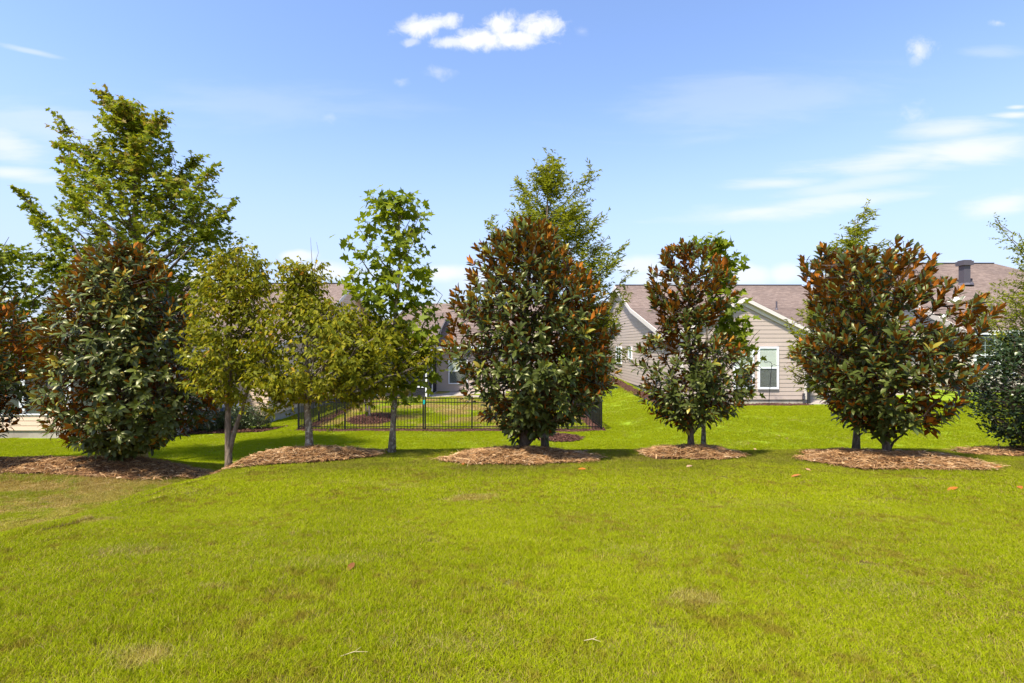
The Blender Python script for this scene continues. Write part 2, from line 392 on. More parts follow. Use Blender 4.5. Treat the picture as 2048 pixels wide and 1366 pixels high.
def b_blade(w):
    r, far, g = lawn_mask(w)
    t = w.new('ShaderNodeAttribute', attribute_name='tint').outputs['Fac']
    c = w.colramp(t, [(0, GREEN1), (.55, GREEN2), (.86, (.36, .36, .015)), (.93, (.38, .28, .07)), (1, (.46, .34, .13))])
    c = w.mix(w.m('MULTIPLY', far, .65), c, GREENF)
    t01 = w.m('MINIMUM', t, 1.0); swc = w.m('MULTIPLY', w.ramp(g.outputs[0], -4.7, -5.5), w.ramp(g.outputs[1], 11.2, 10.4)); c = w.mix(w.m('MULTIPLY', swc, .4), c, (.16, .16, .025))
    c = w.mix(w.ramp(w.m('ADD', r, w.m('MULTIPLY', w.m('SUBTRACT', t01, .5), .5)), .3, .85), c, w.colramp(t, [(0, (.26, .17, .06)), (.5, STRAW), (1, (.5, .38, .19))]))
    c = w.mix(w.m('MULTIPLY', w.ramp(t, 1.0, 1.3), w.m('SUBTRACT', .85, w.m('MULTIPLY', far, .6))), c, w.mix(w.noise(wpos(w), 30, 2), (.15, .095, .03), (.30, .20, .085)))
    big = w.ramp(w.noise(wpos(w), .38, 4, .6), .36, .66); c = w.mix(w.m('MULTIPLY', big, w.m('SUBTRACT', .42, w.m('MULTIPLY', far, .25))), c, (.42, .455, .006))
    red = w.m('MULTIPLY', w.ramp(w.m('ADD', w.m('MULTIPLY', w.noise(wpos(w), 7, 3, .7), .6), w.m('MULTIPLY', w.noise(wpos(w), 1.1, 3), .4)), .50, .64), w.m('SUBTRACT', .62, w.m('MULTIPLY', far, .62))); c = w.mix(red, c, (.25, .155, .03))
    rim = w.m('MULTIPLY', w.m('MULTIPLY', w.m('MULTIPLY', w.ramp(g.outputs[1], 6.9, 8.6), w.ramp(g.outputs[0], -5.4, -4.4)), w.ramp(g.outputs[1], 11.5, 10.4)), w.ramp(w.m('ADD', w.m('MULTIPLY', w.noise(wpos(w), .8, 4), .6), w.m('MULTIPLY', w.noise(wpos(w), 6, 3), .4)), .34, .6)); c = w.mix(w.m('MULTIPLY', rim, .62), c, (.155, .135, .028))  # rim: tree-row shade painted into the blades as darker olive-brown
    sh = bsdf(w, c, .7, .06); tr = w.new('ShaderNodeBsdfTranslucent', {0: w.mix(1.0, c, (1.1, 1.1, .7), 'MULTIPLY')})
    return w.new('ShaderNodeMixShader', {0: .38, 1: sh, 2: tr})
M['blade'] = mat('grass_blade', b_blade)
def b_ground(w):
    r, far, g = lawn_mask(w); p = wpos(w)
    n = w.noise(p, 70, 3); n2 = w.noise(p, 9, 5)
    c = w.mix(w.ramp(n, .35, .65), (.10, .085, .018), (.19, .20, .02)); c = w.mix(w.m('MULTIPLY', w.ramp(n2, .4, .7), .4), c, (.13, .085, .035))
    c = w.mix(far, c, w.mix(w.ramp(n, .3, .7), (.15, .23, .012), (.26, .33, .014)))
    c = w.mix(w.ramp(r, .25, .85), c, w.mix(n, (.24, .155, .055), (.42, .30, .13)))
    return bsdf(w, c, .95, .1, bump(w, n, .5, .02))
M['lawn'] = mat('lawn_thatch', b_ground)
def b_mulch(dark):
    def b(w):
        p = wpos(w); n = w.noise(p, 26, 5, .65, .5); n2 = w.noise(p, 3, 4)
        c = w.mix(w.ramp(n, .3, .7), (.045, .022, .012), (.20, .10, .045)) if not dark else w.mix(w.ramp(n, .3, .7), (.03, .014, .010), (.13, .058, .038))
        c = w.mix(w.m('MULTIPLY', w.ramp(n2, .5, .75), .4), c, (.24, .14, .07) if not dark else (.10, .05, .035))
        return bsdf(w, c, .95, .1, bump(w, n, 1.0, .03))
    return b
M['mulch'] = mat('pine_straw_base', b_mulch(False)); M['mulch_dark'] = mat('bark_mulch', b_mulch(True))
M['needle'] = leafmat('pine_straw_needle', [(0, (.14, .06, .022)), (.4, (.37, .19, .07)), (.75, (.50, .31, .145)), (1, (.60, .45, .28))], None, .7, .2, .1)
M['chip'] = leafmat('bark_chip', [(0, (.035, .016, .012)), (.6, (.12, .05, .034)), (1, (.2, .10, .07))], None, .85, .15, 0)

# ---------------------------------------------------------------- terrain
def ground_h(x, y):
    x = np.asarray(x, float); y = np.asarray(y, float)
    near = -0.075 * np.clip(y - 3.0, -6, 9) * sm(y, -4, 6) + 0.02 * np.clip(-y, 0, 200)
    near = near - 0.02 * np.clip(y - 12, 0, 4)
    shoulder = -0.46 * sm(-x, 4.3, 6.0) * sm(y, 1.0, 3.5) + .24 * sm(-x, 5.8, 8.0) * sm(y, 8.4, 10.0)
    near = near + shoulder - .14 * np.exp(-((x + 5.35) / .7) ** 2 - ((y - 9.6) / 1.3) ** 2)
    far = -1.63 + .20 * sm(y, 19.5, 29) * sm(-x, -4.5, 1) * sm(x, -9.5, -8)
    far = far + .68 * sm(x, 3.7, 8.0) * sm(y, 13.5, 20.5) + .25 * sm(x, 13, 20) + .30 * sm(x, 2, 9) * (1 - sm(y, 13.5, 20.5))
    far = far - .22 * sm(-x, 8.0, 10.0) * sm(y, 14, 21)
    far = far + .30 * sm(x, 3.7, 5.6) * sm(y, 27, 36)
    far = far - .5 * sm(y, 60, 140)
    t = sm(y, 10.1, 14.6)
    z = near * (1 - t) + far * t
    dn = (vnoise(x * .9, y * .9) - .5) * .07 + (vnoise(x * 1.9 + 9, y * 1.9) - .5) * .018 * (1 - sm(y, 11, 14))
    return z + dn * (1 - .6 * sm(y, 12, 18)) * (1 - sm(np.hypot(x, y), 40, 70))
def gh(x, y): return float(ground_h(x, y))
def hit(u, v):
    """where the sight line through a photograph pixel meets the lawn"""
    ys = np.linspace(1.5, 60, 6000); x = (u - 1024) * ys / F; z = EYE - (v - HV) * ys / F
    k = np.argmax(z < ground_h(x, ys)); return float(x[k]), float(ys[k])

def axis(lo, hi, step, far_lo, far_hi):
    a = list(np.arange(lo, hi + 1e-6, step)); d = step
    while a[-1] < far_hi: d *= 1.22; a.append(a[-1] + d)
    d = step
    while a[0] > far_lo: d *= 1.22; a.insert(0, a[0] - d)
    return np.array(a)
gx = axis(-16, 16, .16, -900, 900); gy = axis(0, 27, .16, -400, 1500)
GX, GY = np.meshgrid(gx, gy); GZ = ground_h(GX, GY)
Vg = np.stack([GX, GY, GZ], -1).reshape(-1, 3)
nx, ny = len(gx), len(gy)
ii = (np.arange(ny - 1)[:, None] * nx + np.arange(nx - 1)[None]).ravel()
Tg = np.concatenate([np.stack([ii, ii + 1, ii + nx + 1], 1), np.stack([ii, ii + nx + 1, ii + nx], 1)])
tag(link('lawn', tri_mesh('lawn', Vg, Tg, M['lawn'], smooth=True)), 'rolling lawn of bright yellow green grass running down to the houses', kind='structure')

# ---------------------------------------------------------------- pine-straw and mulch beds
BEDS = []     # cx, cy, rx, ry, rot
def bed(name, label, cx, cy, rx, ry, rot, h, needles=3500, dark=False, cat='mulch bed', flat_edge=.06):
    BEDS.append((cx, cy, rx, ry, rot))
    ca, sa = math.cos(math.radians(rot)), math.sin(math.radians(rot))
    nr, na = 16, 72; V = []; T = []
    seed = cx * 3.1 + cy
    def pt(r, a):
        wob = 1 + .16 * (vnoise(3 * np.cos(a) + seed, 3 * np.sin(a) + seed) - .5) * 2 + .07 * (vnoise(9 * np.cos(a) + seed, 9 * np.sin(a)) - .5) * 2
        lx, ly = rx * r * wob * np.cos(a), ry * r * wob * np.sin(a)
        x, y = cx + ca * lx - sa * ly, cy + sa * lx + ca * ly
        prof = np.clip(1 - np.asarray(r) ** 2.2, -.1, 1) ** 1 
        prof = np.where(np.asarray(r) > .985, -.25, prof)
        z = ground_h(x, y) + .02 + h * prof + (vnoise(x * 6, y * 6) - .5) * .035 + (vnoise(x * 17, y * 17) - .5) * .022
        return x, y, z
    R = np.concatenate([[0], np.linspace(.12, 1, nr)]); A = np.linspace(0, 2 * math.pi, na, endpoint=False)
    RR, AA = np.meshgrid(R, A, indexing='ij'); X, Y, Z = pt(RR, AA)
    V = np.stack([X, Y, Z], -1).reshape(-1, 3)
    for i in range(nr):
        a = i * na + np.arange(na); b = i * na + (np.arange(na) + 1) % na
        T.append(np.stack([a, a + na, b + na], 1)); T.append(np.stack([a, b + na, b], 1))
    base = np.array([cx, cy, gh(cx, cy)])
    Vn = []; Tn = []; tn = []
    # loose needles / chips lying over it
    n = int(needles * 1.35); r = np.sqrt(rng.random(n)) * 1.02 + np.abs(rng.normal(0, .05, n)); a = rng.random(n) * 2 * math.pi
    x, y, z = pt(np.clip(r, 0, .98), a); k = np.where(r > .98, r / .98, 1); x = cx + (x - cx) * k; y = cy + (y - cy) * k
    z = np.where(r > .98, ground_h(x, y) + .04, z)
    th = rng.random(n) * 2 * math.pi; L = (rng.uniform(.07, .2, n) if not dark else rng.uniform(.03, .08, n)); wd = rng.uniform(.003, .007, n) if not dark else rng.uniform(.012, .03, n)
    if not dark: big = rng.random(n) < .06; wd = np.where(big, wd * 4.5, wd); L = np.where(big, L * .75, L)
    dz = rng.normal(0, .22, n)
    d = np.stack([np.cos(th), np.sin(th), dz], 1) * (L / 2)[:, None]; s = np.stack([-np.sin(th), np.cos(th), rng.normal(0, .5, n)], 1) * (wd / 2)[:, None]
    c = np.stack([x, y, z + .012 + np.abs(rng.normal(0, .012, n))], 1); lift = np.zeros_like(c); lift[:, 2] = L * .07
    Vn = np.stack([c - d - s, c - d + s, c + s + lift, c - s + lift, c + d + s * .4, c + d - s * .4], 1).reshape(-1, 3)
    o = (np.arange(n) * 6)[:, None]
    Tn = np.concatenate([o + np.array([[0, 1, 2]]), o + np.array([[0, 2, 3]]), o + np.array([[3, 2, 4]]), o + np.array([[3, 4, 5]])])
    tn = np.repeat(np.clip(rng.beta(1.6, 1.8, n), 0, 1), 6)
    root = empty(name, base, label, cat); tag(root, kind='stuff')
    m1 = tri_mesh('mound', V - base, np.concatenate(T), M['mulch_dark' if dark else 'mulch'], smooth=True)
    tag(link('mound', m1, root), kind='stuff')
    m2 = tri_mesh('straw' if not dark else 'bark_chips', Vn - base, Tn, M['chip' if dark else 'needle'], tn)
    tag(link('straw' if not dark else 'bark_chips', m2, root), kind='stuff')
    return pt

bed('pine_straw_bed', 'long low pine straw bed running under the wide dark magnolia beside the big maple', -8.9, 10.2, 3.1, .85, -2, .10, 7000)
bed('pine_straw_bed', 'sloping pine straw mound around the lichen spotted trunk of the yellowing tree', -3.75, 9.25, 1.3, .68, 26, .16, 4500)
bed('pine_straw_bed', 'broad pine straw mound under the tallest magnolia in front of the black fence', .17, 9.35, 1.3, .85, 0, .15, 6500)
bed('pine_straw_bed', 'small pine straw mound under the slim waisted magnolia', 3.42, 9.75, .92, .72, -4, .16, 4000)
bed('pine_straw_bed', 'large pine straw mound littered with dead leaves under the rust topped magnolia with the white flower', 6.5, 8.8, 1.36, .84, -27, .16, 6500)
bed('pine_straw_bed', 'pine straw bed under the round dark holly at the picture edge', 10.5, 10.1, 1.6, .75, 0, .08, 3000)
bed('mulch_bed', 'oval dark bark mulch bed on the grass outside the fence corner', 1.6, 17.7, .75, .75, 0, .07, 1500, True)
bed('mulch_bed', 'round dark bark mulch bed around the multi stemmed tree inside the fence', -6.0, 22.0, .95, 1.35, 0, .10, 2500, True)
bed('mulch_bed', 'leaf strewn mulch bed below the clipped hedge by the tan house', -11.2, 20.4, 2.0, .6, 14, .06, 2500, True)

def strip(name, label, pts, wdt, h=.03, n=2500):
    """a band of bark mulch following a line of points"""
    pts = np.array(pts, float); V = []; T = []; seg = []
    for i in range(len(pts) - 1):
        m = max(2, int(np.linalg.norm(pts[i + 1] - pts[i]) / .3))
        seg += [pts[i] + (pts[i + 1] - pts[i]) * k / m for k in range(m)]
    seg.append(pts[-1]); seg = np.array(seg); tan = np.gradient(seg, axis=0); tan /= np.linalg.norm(tan, axis=1)[:, None]
    nor = np.stack([-tan[:, 1], tan[:, 0]], 1); K = 7
    for i in range(len(seg)):
        for k in range(K):
            q = (k / (K - 1) - .5) * 2
            e = q * wdt / 2 * (1 + .35 * (vnoise(seg[i, 0] * 2, seg[i, 1] * 2, 5 if q > 0 else 9) - .5) * 2)
            x, y = seg[i] + nor[i] * e
            V.append((x, y, gh(x, y) + .015 + h * (1 - q * q) - (.06 if abs(q) > .95 else 0) + .02 * float(vnoise(x * 9, y * 9) - .5)))
    for i in range(len(seg) - 1):
        for k in range(K - 1):
            a = i * K + k; T += [(a, a + 1, a + K + 1), (a, a + K + 1, a + K)]
    base = np.array([*seg[0], gh(*seg[0])]); root = tag(empty(name, base, label, 'mulch bed'), kind='stuff')
    V = np.array(V); me = tri_mesh('mound', V - base, np.array(T), M['mulch_dark'], smooth=True)
    tag(link('mound', me, root), kind='stuff')
    i = rng.integers(0, len(seg), n); e = (rng.random(n) - .5) * wdt * 1.05; x = seg[i, 0] + nor[i, 0] * e + rng.normal(0, .1, n); y = seg[i, 1] + nor[i, 1] * e
    z = ground_h(x, y) + .03 + h * np.clip(1 - (2 * e / wdt) ** 2, 0, 1); th = rng.random(n) * 6.28; L = rng.uniform(.02, .07, n); wd = rng.uniform(.01, .025, n)
    d = np.stack([np.cos(th), np.sin(th), rng.normal(0, .4, n)], 1) * L[:, None] / 2; s = np.stack([-np.sin(th), np.cos(th), rng.normal(0, .4, n)], 1) * wd[:, None] / 2
    c = np.stack([x, y, z], 1) - base; Vn = np.stack([c - d - s, c - d + s, c + d + s, c + d - s], 1).reshape(-1, 3); o = (np.arange(n) * 4)[:, None]
    Tn = np.concatenate([o + np.array([[0, 1, 2]]), o + np.array([[0, 2, 3]])])
    tag(link('bark_chips', tri_mesh('bark_chips', Vn, Tn, M['chip'], np.repeat(rng.random(n), 4)), root), kind='stuff')
FY = 19.3; FX0, FX1 = -8.05, 3.37
strip('mulch_strip', 'thin dark mulch strip along the foot of the black fence around the yard', [(-8.1, 30), (-7.95, 20.5), (-8.0, 19.35), (-2, 19.3), (3.35, 19.3), (3.25, 21), (3.1, 30)], .62, .04, 5000)
strip('mulch_strip', 'mulch strip along the concrete foundation of the house with the gabled wing', [(6.85, 40), (6.9, 30), (7.0, 23), (7.4, 21.75), (10, 21.7), (12.6, 21.8)], .8, .03, 3000)

# ---------------------------------------------------------------- houses
class Frame:
    def __init__(s, o, sd, nd): s.o = np.array(o, float); s.s = np.array(sd, float); s.n = np.array(nd, float)
    def p(s, a, d, z): return s.o + s.s * a + s.n * d + np.array([0, 0, z])
    def box(s, buf, a0, a1, z0, z1, d0, d1):
        q = s.p
        return buf.hexa([q(a0, d0, z0), q(a1, d0, z0), q(a1, d1, z0), q(a0, d1, z0), q(a0, d0, z1), q(a1, d0, z1), q(a1, d1, z1), q(a0, d1, z1)])
EXPO = .178
def span(poly, z):
    """left and right limits of a one-span polygon of (s,z) points at height z"""
    xs = []
    n = len(poly)
    for i in range(n):
        (a, za), (b, zb) = poly[i], poly[(i + 1) % n]
        if abs(za - zb) < 1e-9:
            if abs(z - za) < 1e-6: xs += [a, b]
        elif min(za, zb) - 1e-9 <= z <= max(za, zb) + 1e-9: xs.append(a + (b - a) * (z - za) / (zb - za))
    return (min(xs), max(xs)) if xs else None
def clad(root, fr, poly, m, thick=.14):
    b = Buf(); b.prism([fr.p(a, -.004, z) for a, z in poly], -fr.n * thick); b.build('wall', m, root)
    z = min(q[1] for q in poly); top = max(q[1] for q in poly)
    while z < top - .02:
        z1 = min(z + EXPO, top)
        lo, hi = span(poly, z + 1e-6), span(poly, z1 - 1e-6)
        if lo and hi and lo[1] - lo[0] > .05:
            zz = z1 + .012; b = Buf()
            b.hexa([fr.p(lo[0], 0, z), fr.p(lo[1], 0, z), fr.p(lo[1], .019, z), fr.p(lo[0], .019, z),
                    fr.p(hi[0], 0, zz), fr.p(hi[1], 0, zz), fr.p(hi[1], .005, zz), fr.p(hi[0], .005, zz)])
            b.build('siding_board', m, root)
        z = z1
def window(root, fr, a0, a1, z0, z1, blinds=True, grid=False, midrail=True, name='window', tw=.085):
    b = Buf(); D0, D1 = .0, .085
    fr.box(b, a0, a0 + tw, z0, z1, D0, D1); fr.box(b, a1 - tw, a1, z0, z1, D0, D1)
    fr.box(b, a0 + tw, a1 - tw, z1 - tw, z1, D0, D1); fr.box(b, a0 + tw, a1 - tw, z0, z0 + tw, D0, D1)
    w = b.build(name, M['white'], root)
    zm = (z0 + z1) / 2
    if midrail:
        b = Buf(); fr.box(b, a0 + tw, a1 - tw, zm - .03, zm + .03, .03, .078); b.build('sash_rail', M['white'], w)
    if grid:
        b = Buf(); am = (a0 + a1) / 2
        fr.box(b, am - .012, am + .012, z0 + tw, z1 - tw, .066, .076)
        for k in (.25, .75): q = z0 + (z1 - z0) * k; fr.box(b, a0 + tw, a1 - tw, q - .01, q + .01, .064, .074)
        b.build('muntin', M['white'], w)
    b = Buf(); fr.box(b, a0 + tw, a1 - tw, z0 + tw, z1 - tw, .058, .061); b.build('pane', M['pane'], w)
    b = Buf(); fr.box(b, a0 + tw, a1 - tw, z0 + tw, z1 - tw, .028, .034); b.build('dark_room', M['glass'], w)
    if midrail and not grid:
        b = Buf(); fr.box(b, a0 + tw, a1 - tw, z0 + tw, zm - .03, .064, .066); b.build('insect_screen', M['screen_fine'], w)
    if blinds:
        z = z0 + tw + .02; proto = None
        while z < z1 - tw - .02:
            if proto is None:
                b = Buf(); q = fr.p
                b.add([q(a0 + tw, .052, z), q(a1 - tw, .052, z), q(a1 - tw, .040, z + .044), q(a0 + tw, .040, z + .044)], [(0, 1, 2, 3)])
                proto = b.build('blind_slat', M['blind'], w, fix=False); zp = z
            else:
                o = link('blind_slat', proto.data, w); o.location = (0, 0, z - zp)
            z += .05
    return w
def roof_slope(root, e0, e1, r1, r0, m, fascia=None, rake=None, thick=.13, course=.125):
    """one roof plane: eave e0-e1, ridge r0-r1; slab plus a stepped shingle course layer"""
    e0, e1, r0, r1 = [np.array(q, float) for q in (e0, e1, r0, r1)]
    b = Buf(); b.prism([e0, e1, r1, r0], (0, 0, -thick)); slab = b.build('roof', M['trim'], root)
    L = max(np.linalg.norm(r0 - e0), np.linalg.norm(r1 - e1)); n = int(L / course) + 1
    nrm = np.cross(e1 - e0, r0 - e0); nrm /= np.linalg.norm(nrm); nrm = nrm if nrm[2] > 0 else -nrm
    b = Buf()
    for i in range(n):
        t0, t1 = i / n, min(1, (i + 1.02) / n)
        a, c = e0 + (r0 - e0) * t0, e1 + (r1 - e1) * t0; d, e = e0 + (r0 - e0) * t1, e1 + (r1 - e1) * t1
        b.add([a + nrm * .003, c + nrm * .003, c + nrm * .016, a + nrm * .016, e + nrm * .004, d + nrm * .004], [(0, 1, 2, 3), (3, 2, 4, 5)])
    tag(b.build('shingles', m, slab, fix=False), kind='stuff')
    return slab
def bar(root, name, m, p, q, w, h, up=(0, 0, 1)):
    """a straight board from p to q, w wide across, h deep downwards"""
    p, q = np.array(p, float), np.array(q, float); t = (q - p) / np.linalg.norm(q - p); u = np.array(up, float); s = np.cross(t, u); s /= np.linalg.norm(s)
    b = Buf(); b.hexa([p - s * w / 2 - u * h, q - s * w / 2 - u * h, q + s * w / 2 - u * h, p + s * w / 2 - u * h, p - s * w / 2, q - s * w / 2, q + s * w / 2, p + s * w / 2])
    return b.build(name, m, root)
def vent_pipe(root, x, y, z, h, r, cap=False, square=False):
    b = Buf()
    if square: b.box(x - r, x + r, y - r, y + r, z - .3, z + h)
    else: b.tube([(x, y, z - .3), (x, y, z + h)], r, 10)
    o = b.build('vent_pipe', M['vent'], root)
    b = Buf(); b.tube([(x, y, z - .06), (x, y, z + .03), (x, y, z + .10)], [r * 2.4, r * 2.1, r * 1.05], 10); b.build('flashing', M['vent'], o)
    if cap:
        b = Buf(); b.box(x - r * 1.55, x + r * 1.55, y - r * 1.55, y + r * 1.55, z + h - .22, z + h + .03)
        b.box(x - r * 1.2, x + r * 1.2, y - r * 1.2, y + r * 1.2, z + h + .03, z + h + .09); b.build('vent_cap', M['vent'], o)

# --- house with the gabled wing (middle right)
def house_gabled():
    X0, X1 = 7.35, 19.6; WB = 22.2; WX1 = 12.75; ZB = -.76; ZG = -1.6
    h = empty('house', (13, 30, -1), 'pale greige clapboard house with a gabled wing, white blinds window and brown roof', 'house', 'houses behind the lawns')
    rear = Frame((0, WB, 0), (1, 0, 0), (0, -1, 0)); left = Frame((X0, 0, 0), (0, 1, 0), (-1, 0, 0)); rec = Frame((0, 24.0, 0), (1, 0, 0), (0, -1, 0))
    pk = (X0 + WX1) / 2
    clad(h, rear, [(X0, ZB), (WX1, ZB), (WX1, 2.2), (pk, 3.55), (X0, 2.2)], M['siding'])
    clad(h, left, [(WB, ZB), (46, ZB), (46, 1.6), (35.2, 5.52), (30.5, 3.62), (24.6, 2.15), (WB, 2.15)], M['siding'])
    clad(h, rec, [(WX1, ZB), (X1, ZB), (X1, 2.0), (WX1, 2.0)], M['siding'])
    right = Frame((X1, 0, 0), (0, 1, 0), (1, 0, 0)); b = Buf(); b.prism([right.p(a, 0, z) for a, z in [(24.0, ZG), (46, ZG), (46, 1.6), (35.2, 5.52), (30.5, 3.62), (24.0, 2.0)]], (-.14, 0, 0)); b.build('wall', M['siding'], h)
    b = Buf(); b.box(X0, X1, 45.8, 46, ZG, 1.6); b.build('wall', M['siding'], h)
    b = Buf(); b.box(WX1 - .14, WX1, WB + .15, 24.0, ZB, 2.1); b.build('wall', M['siding'], h)
    b = Buf(); b.box(X0 + .03, WX1 - .03, WB + .03, 24.5, ZG, ZB + .002); b.box(X0 + .031, X1 - .03, 24.03, 45.9, ZG, ZB + .001); b.build('foundation', M['concrete'], h)
    # main roof: two pitches towards the lawn, one away
    ov = .3
    roof_slope(h, (X0 - ov, 23.6, 2.02), (X1 + ov, 23.6, 2.02), (X1 + ov, 30.5, 3.80), (X0 - ov, 30.5, 3.80), M['shingle'])
    roof_slope(h, (X0 - ov, 30.5, 3.80), (X1 + ov, 30.5, 3.80), (X1 + ov, 35.2, 5.70), (X0 - ov, 35.2, 5.70), M['shingle'])
    roof_slope(h, (X0 - ov, 46.4, 1.65), (X1 + ov, 46.4, 1.65), (X1 + ov, 35.2, 5.70), (X0 - ov, 35.2, 5.70), M['shingle'])
    b = Buf(); b.box(X0 - ov + .05, X1 + ov - .05, 35.08, 35.32, 5.66, 5.745); b.build('ridge_vent', M['gutter'], h)
    for (y0, z0, y1, z1) in ((23.6, 2.0, 30.5, 3.78), (30.5, 3.78, 35.2, 5.68), (46.4, 1.63, 35.2, 5.68)):
        bar(h, 'rake_board', M['trim'], (X0 - ov - .012, y0, z0), (X0 - ov - .012, y1, z1), .025, .24)
        bar(h, 'rake_board', M['trim'], (X1 + ov + .012, y0, z0), (X1 + ov + .012, y1, z1), .025, .24)
    # wing roof
    sl = (3.55 - 2.2) / (pk - X0); e = .32; fy = WB - .18
    roof_slope(h, (X0 - e, fy, 2.31 - sl * e), (X0 - e, 27, 2.31 - sl * e), (pk, 31, 3.66), (pk, fy, 3.66), M['shingle_side'])
    roof_slope(h, (WX1 + e, fy, 2.31 - sl * e), (WX1 + e, 27, 2.31 - sl * e), (pk, 31, 3.66), (pk, fy, 3.66), M['shingle_side'])
    for s in (-1, 1):
        xe = pk + s * (pk - X0 + e)
        bar(h, 'rake_board', M['trim'], (xe, fy - .014, 2.29 - sl * e), (pk, fy - .014, 3.64), .026, .17)
        bar(h, 'rake_board', M['trim'], (xe, WB - .045, 2.14 - sl * e), (pk, WB - .045, 3.49), .05, .20)
        bar(h, 'soffit', M['trim'], (xe, (fy + WB) / 2, 2.15 - sl * e), (pk, (fy + WB) / 2, 3.5), .27, .02)
    b = Buf(); b.tube([(pk, fy - .01, 3.675), (pk, 30, 3.675)], .03, 6); b.build('ridge_cap', M['shingle_side'], h)
    # corner boards
    b = Buf(); rear.box(b, WX1 - .10, WX1 + .012, ZB, 2.12, .0, .045); b.build('corner_board', M['trim'], h)
    b = Buf(); rear.box(b, X0 - .045, X0 + .08, ZB, 2.12, .0, .045); b.build('corner_board', M['trim'], h)
    window(h, rear, 10.63, 11.53, -.31, 1.53); window(h, rear, 9.57, 10.47, -.31, 1.53)
    window(h, left, 31.2, 32.1, .72, 1.5, False, True, False); window(h, left, 34.2, 35.9, .3, 1.5, False, True, True)
    # downspout with an elbow, gutter over the recess
    b = Buf(); x = WX1 + .05; b.box(x - .05, x + .05, WB - .15, WB - .065, -1.0, 1.75); ds = b.build('downspout', M['gutter'], h)
    b = Buf(); b.hexa([(x - .05, WB - .16, -1.06), (x + .05, WB - .16, -1.06), (x + .05, WB - .42, -1.12), (x - .05, WB - .42, -1.12), (x - .05, WB - .16, -.95), (x + .05, WB - .16, -.95), (x + .05, WB - .42, -1.02), (x - .05, WB - .42, -1.02)]); b.build('elbow', M['gutter'], ds)
    b = Buf(); b.box(WX1 + .3, X1 + ov, 23.44, 23.585, 1.88, 2.03); b.build('gutter', M['trim'], h)
    b = Buf(); b.tube([(WX1 - .14, WB - .06, -.5), (WX1 - .14, WB - .06, -1.0)], .022, 8); b.tube([(WX1 - .14, WB - .11, -.52), (WX1 - .14, WB - .03, -.52)], .045, 8); b.box(WX1 - .19, WX1 - .09, WB - .1, WB - .03, -.74, -.6); b.build('water_spigot', M['vent'], h)
    vent_pipe(h, 15.5, 30.0, 3.66, .5, .045)
    b = Buf(); b.prism([(WX1 + .02, 24.0, -.92), (WX1 + .02, 22.0, -.92), (17.5, 21.6, -.92), (17.5, 24.0, -.92)], (0, 0, -.35)); tag(b.build('patio', M['concrete'], None), 'pale concrete patio beside the gabled wing', kind='structure')
house_gabled()

# --- far right house with the tall roof
def house_tall():
    X0, X1, WB = 22.0, 36.0, 24.8; ZB = -.5; RY, RZ = 34.3, 7.05
    h = empty('house', (28, 32, -1), 'tall roofed cream house with paired white windows and two roof vents behind the holly', 'house', 'houses behind the lawns')
    rear = Frame((0, WB, 0), (1, 0, 0), (0, -1, 0)); left = Frame((X0, 0, 0), (0, 1, 0), (-1, 0, 0))
    clad(h, rear, [(X0, ZB), (X1, ZB), (X1, 2.35), (X0, 2.35)], M['siding_cream'])
    clad(h, left, [(WB, ZB), (44, ZB), (44, 2.3), (RY, RZ - .2), (WB, 2.3)], M['siding_cream'])
    b = Buf(); b.box(X0 + .03, X1, WB + .03, 44, -1.8, ZB + .002); b.build('foundation', M['concrete'], h)
    b = Buf(); b.prism([(X1, WB + .02, -1), (X1, 44, -1), (X1, 44, 2.3), (X1, RY, RZ - .2), (X1, WB + .02, 2.3)], (-.14, 0, 0)); b.box(X0, X1 - .2, 43.8, 44, -1, 2.3); b.build('wall', M['siding_cream'], h)
    hx = 29.9
    roof_slope(h, (X0 - .3, WB - .4, 2.30), (X1 + .3, WB - .4, 2.30), (hx + 2.4, RY, RZ), (X0 - .3, RY, RZ), M['shingle'])
    roof_slope(h, (X0 - .3, 44.3, 2.25), (X1 + .3, 44.3, 2.25), (hx + 2.4, RY, RZ), (X0 - .3, RY, RZ), M['shingle'])
    b = Buf(); b.add([(X1 + .3, WB - .4, 2.3), (X1 + .3, 44.3, 2.25), (hx + 2.4, RY, RZ)], [(0, 1, 2)]); b.build('roof', M['shingle_side'], h)
    b = Buf(); b.box(X0 - .25, hx + 2.3, RY - .12, RY + .12, RZ - .03, RZ + .05); b.build('ridge_vent', M['gutter'], h)
    for y0, z0 in ((WB - .4, 2.28), (44.3, 2.23)): bar(h, 'rake_board', M['siding_cream'], (X0 - .312, y0, z0), (X0 - .312, RY, RZ - .02), .025, .3)
    bar(h, 'fascia', M['white'], (X0 - .3, WB - .42, 2.28), (X1 + .3, WB - .42, 2.28), .03, .2)
    for k in range(4):
        a = (1946.5 - 1024) * WB / F + k * 1.22
        window(h, rear, a, a + 1.02, .2, 2.04, False, True, True)
    def roofz(y): return 2.3 + (RZ - 2.3) * (y - WB + .4) / (RY - WB + .4)
    for (u, vb, vt, r, cap) in ((1929, 569, 524, .19, True), (1855, 562, 534, .11, False), (1943, 567, 557, .05, False)):
        ys = np.linspace(WB, RY, 400); z = EYE - (vb - HV) * ys / F; k = np.argmin(abs(z - roofz(ys))); y = ys[k]
        vent_pipe(h, (u - 1024) * y / F, y, roofz(y), (vb - vt) * y / F, r, cap, cap)
house_tall()

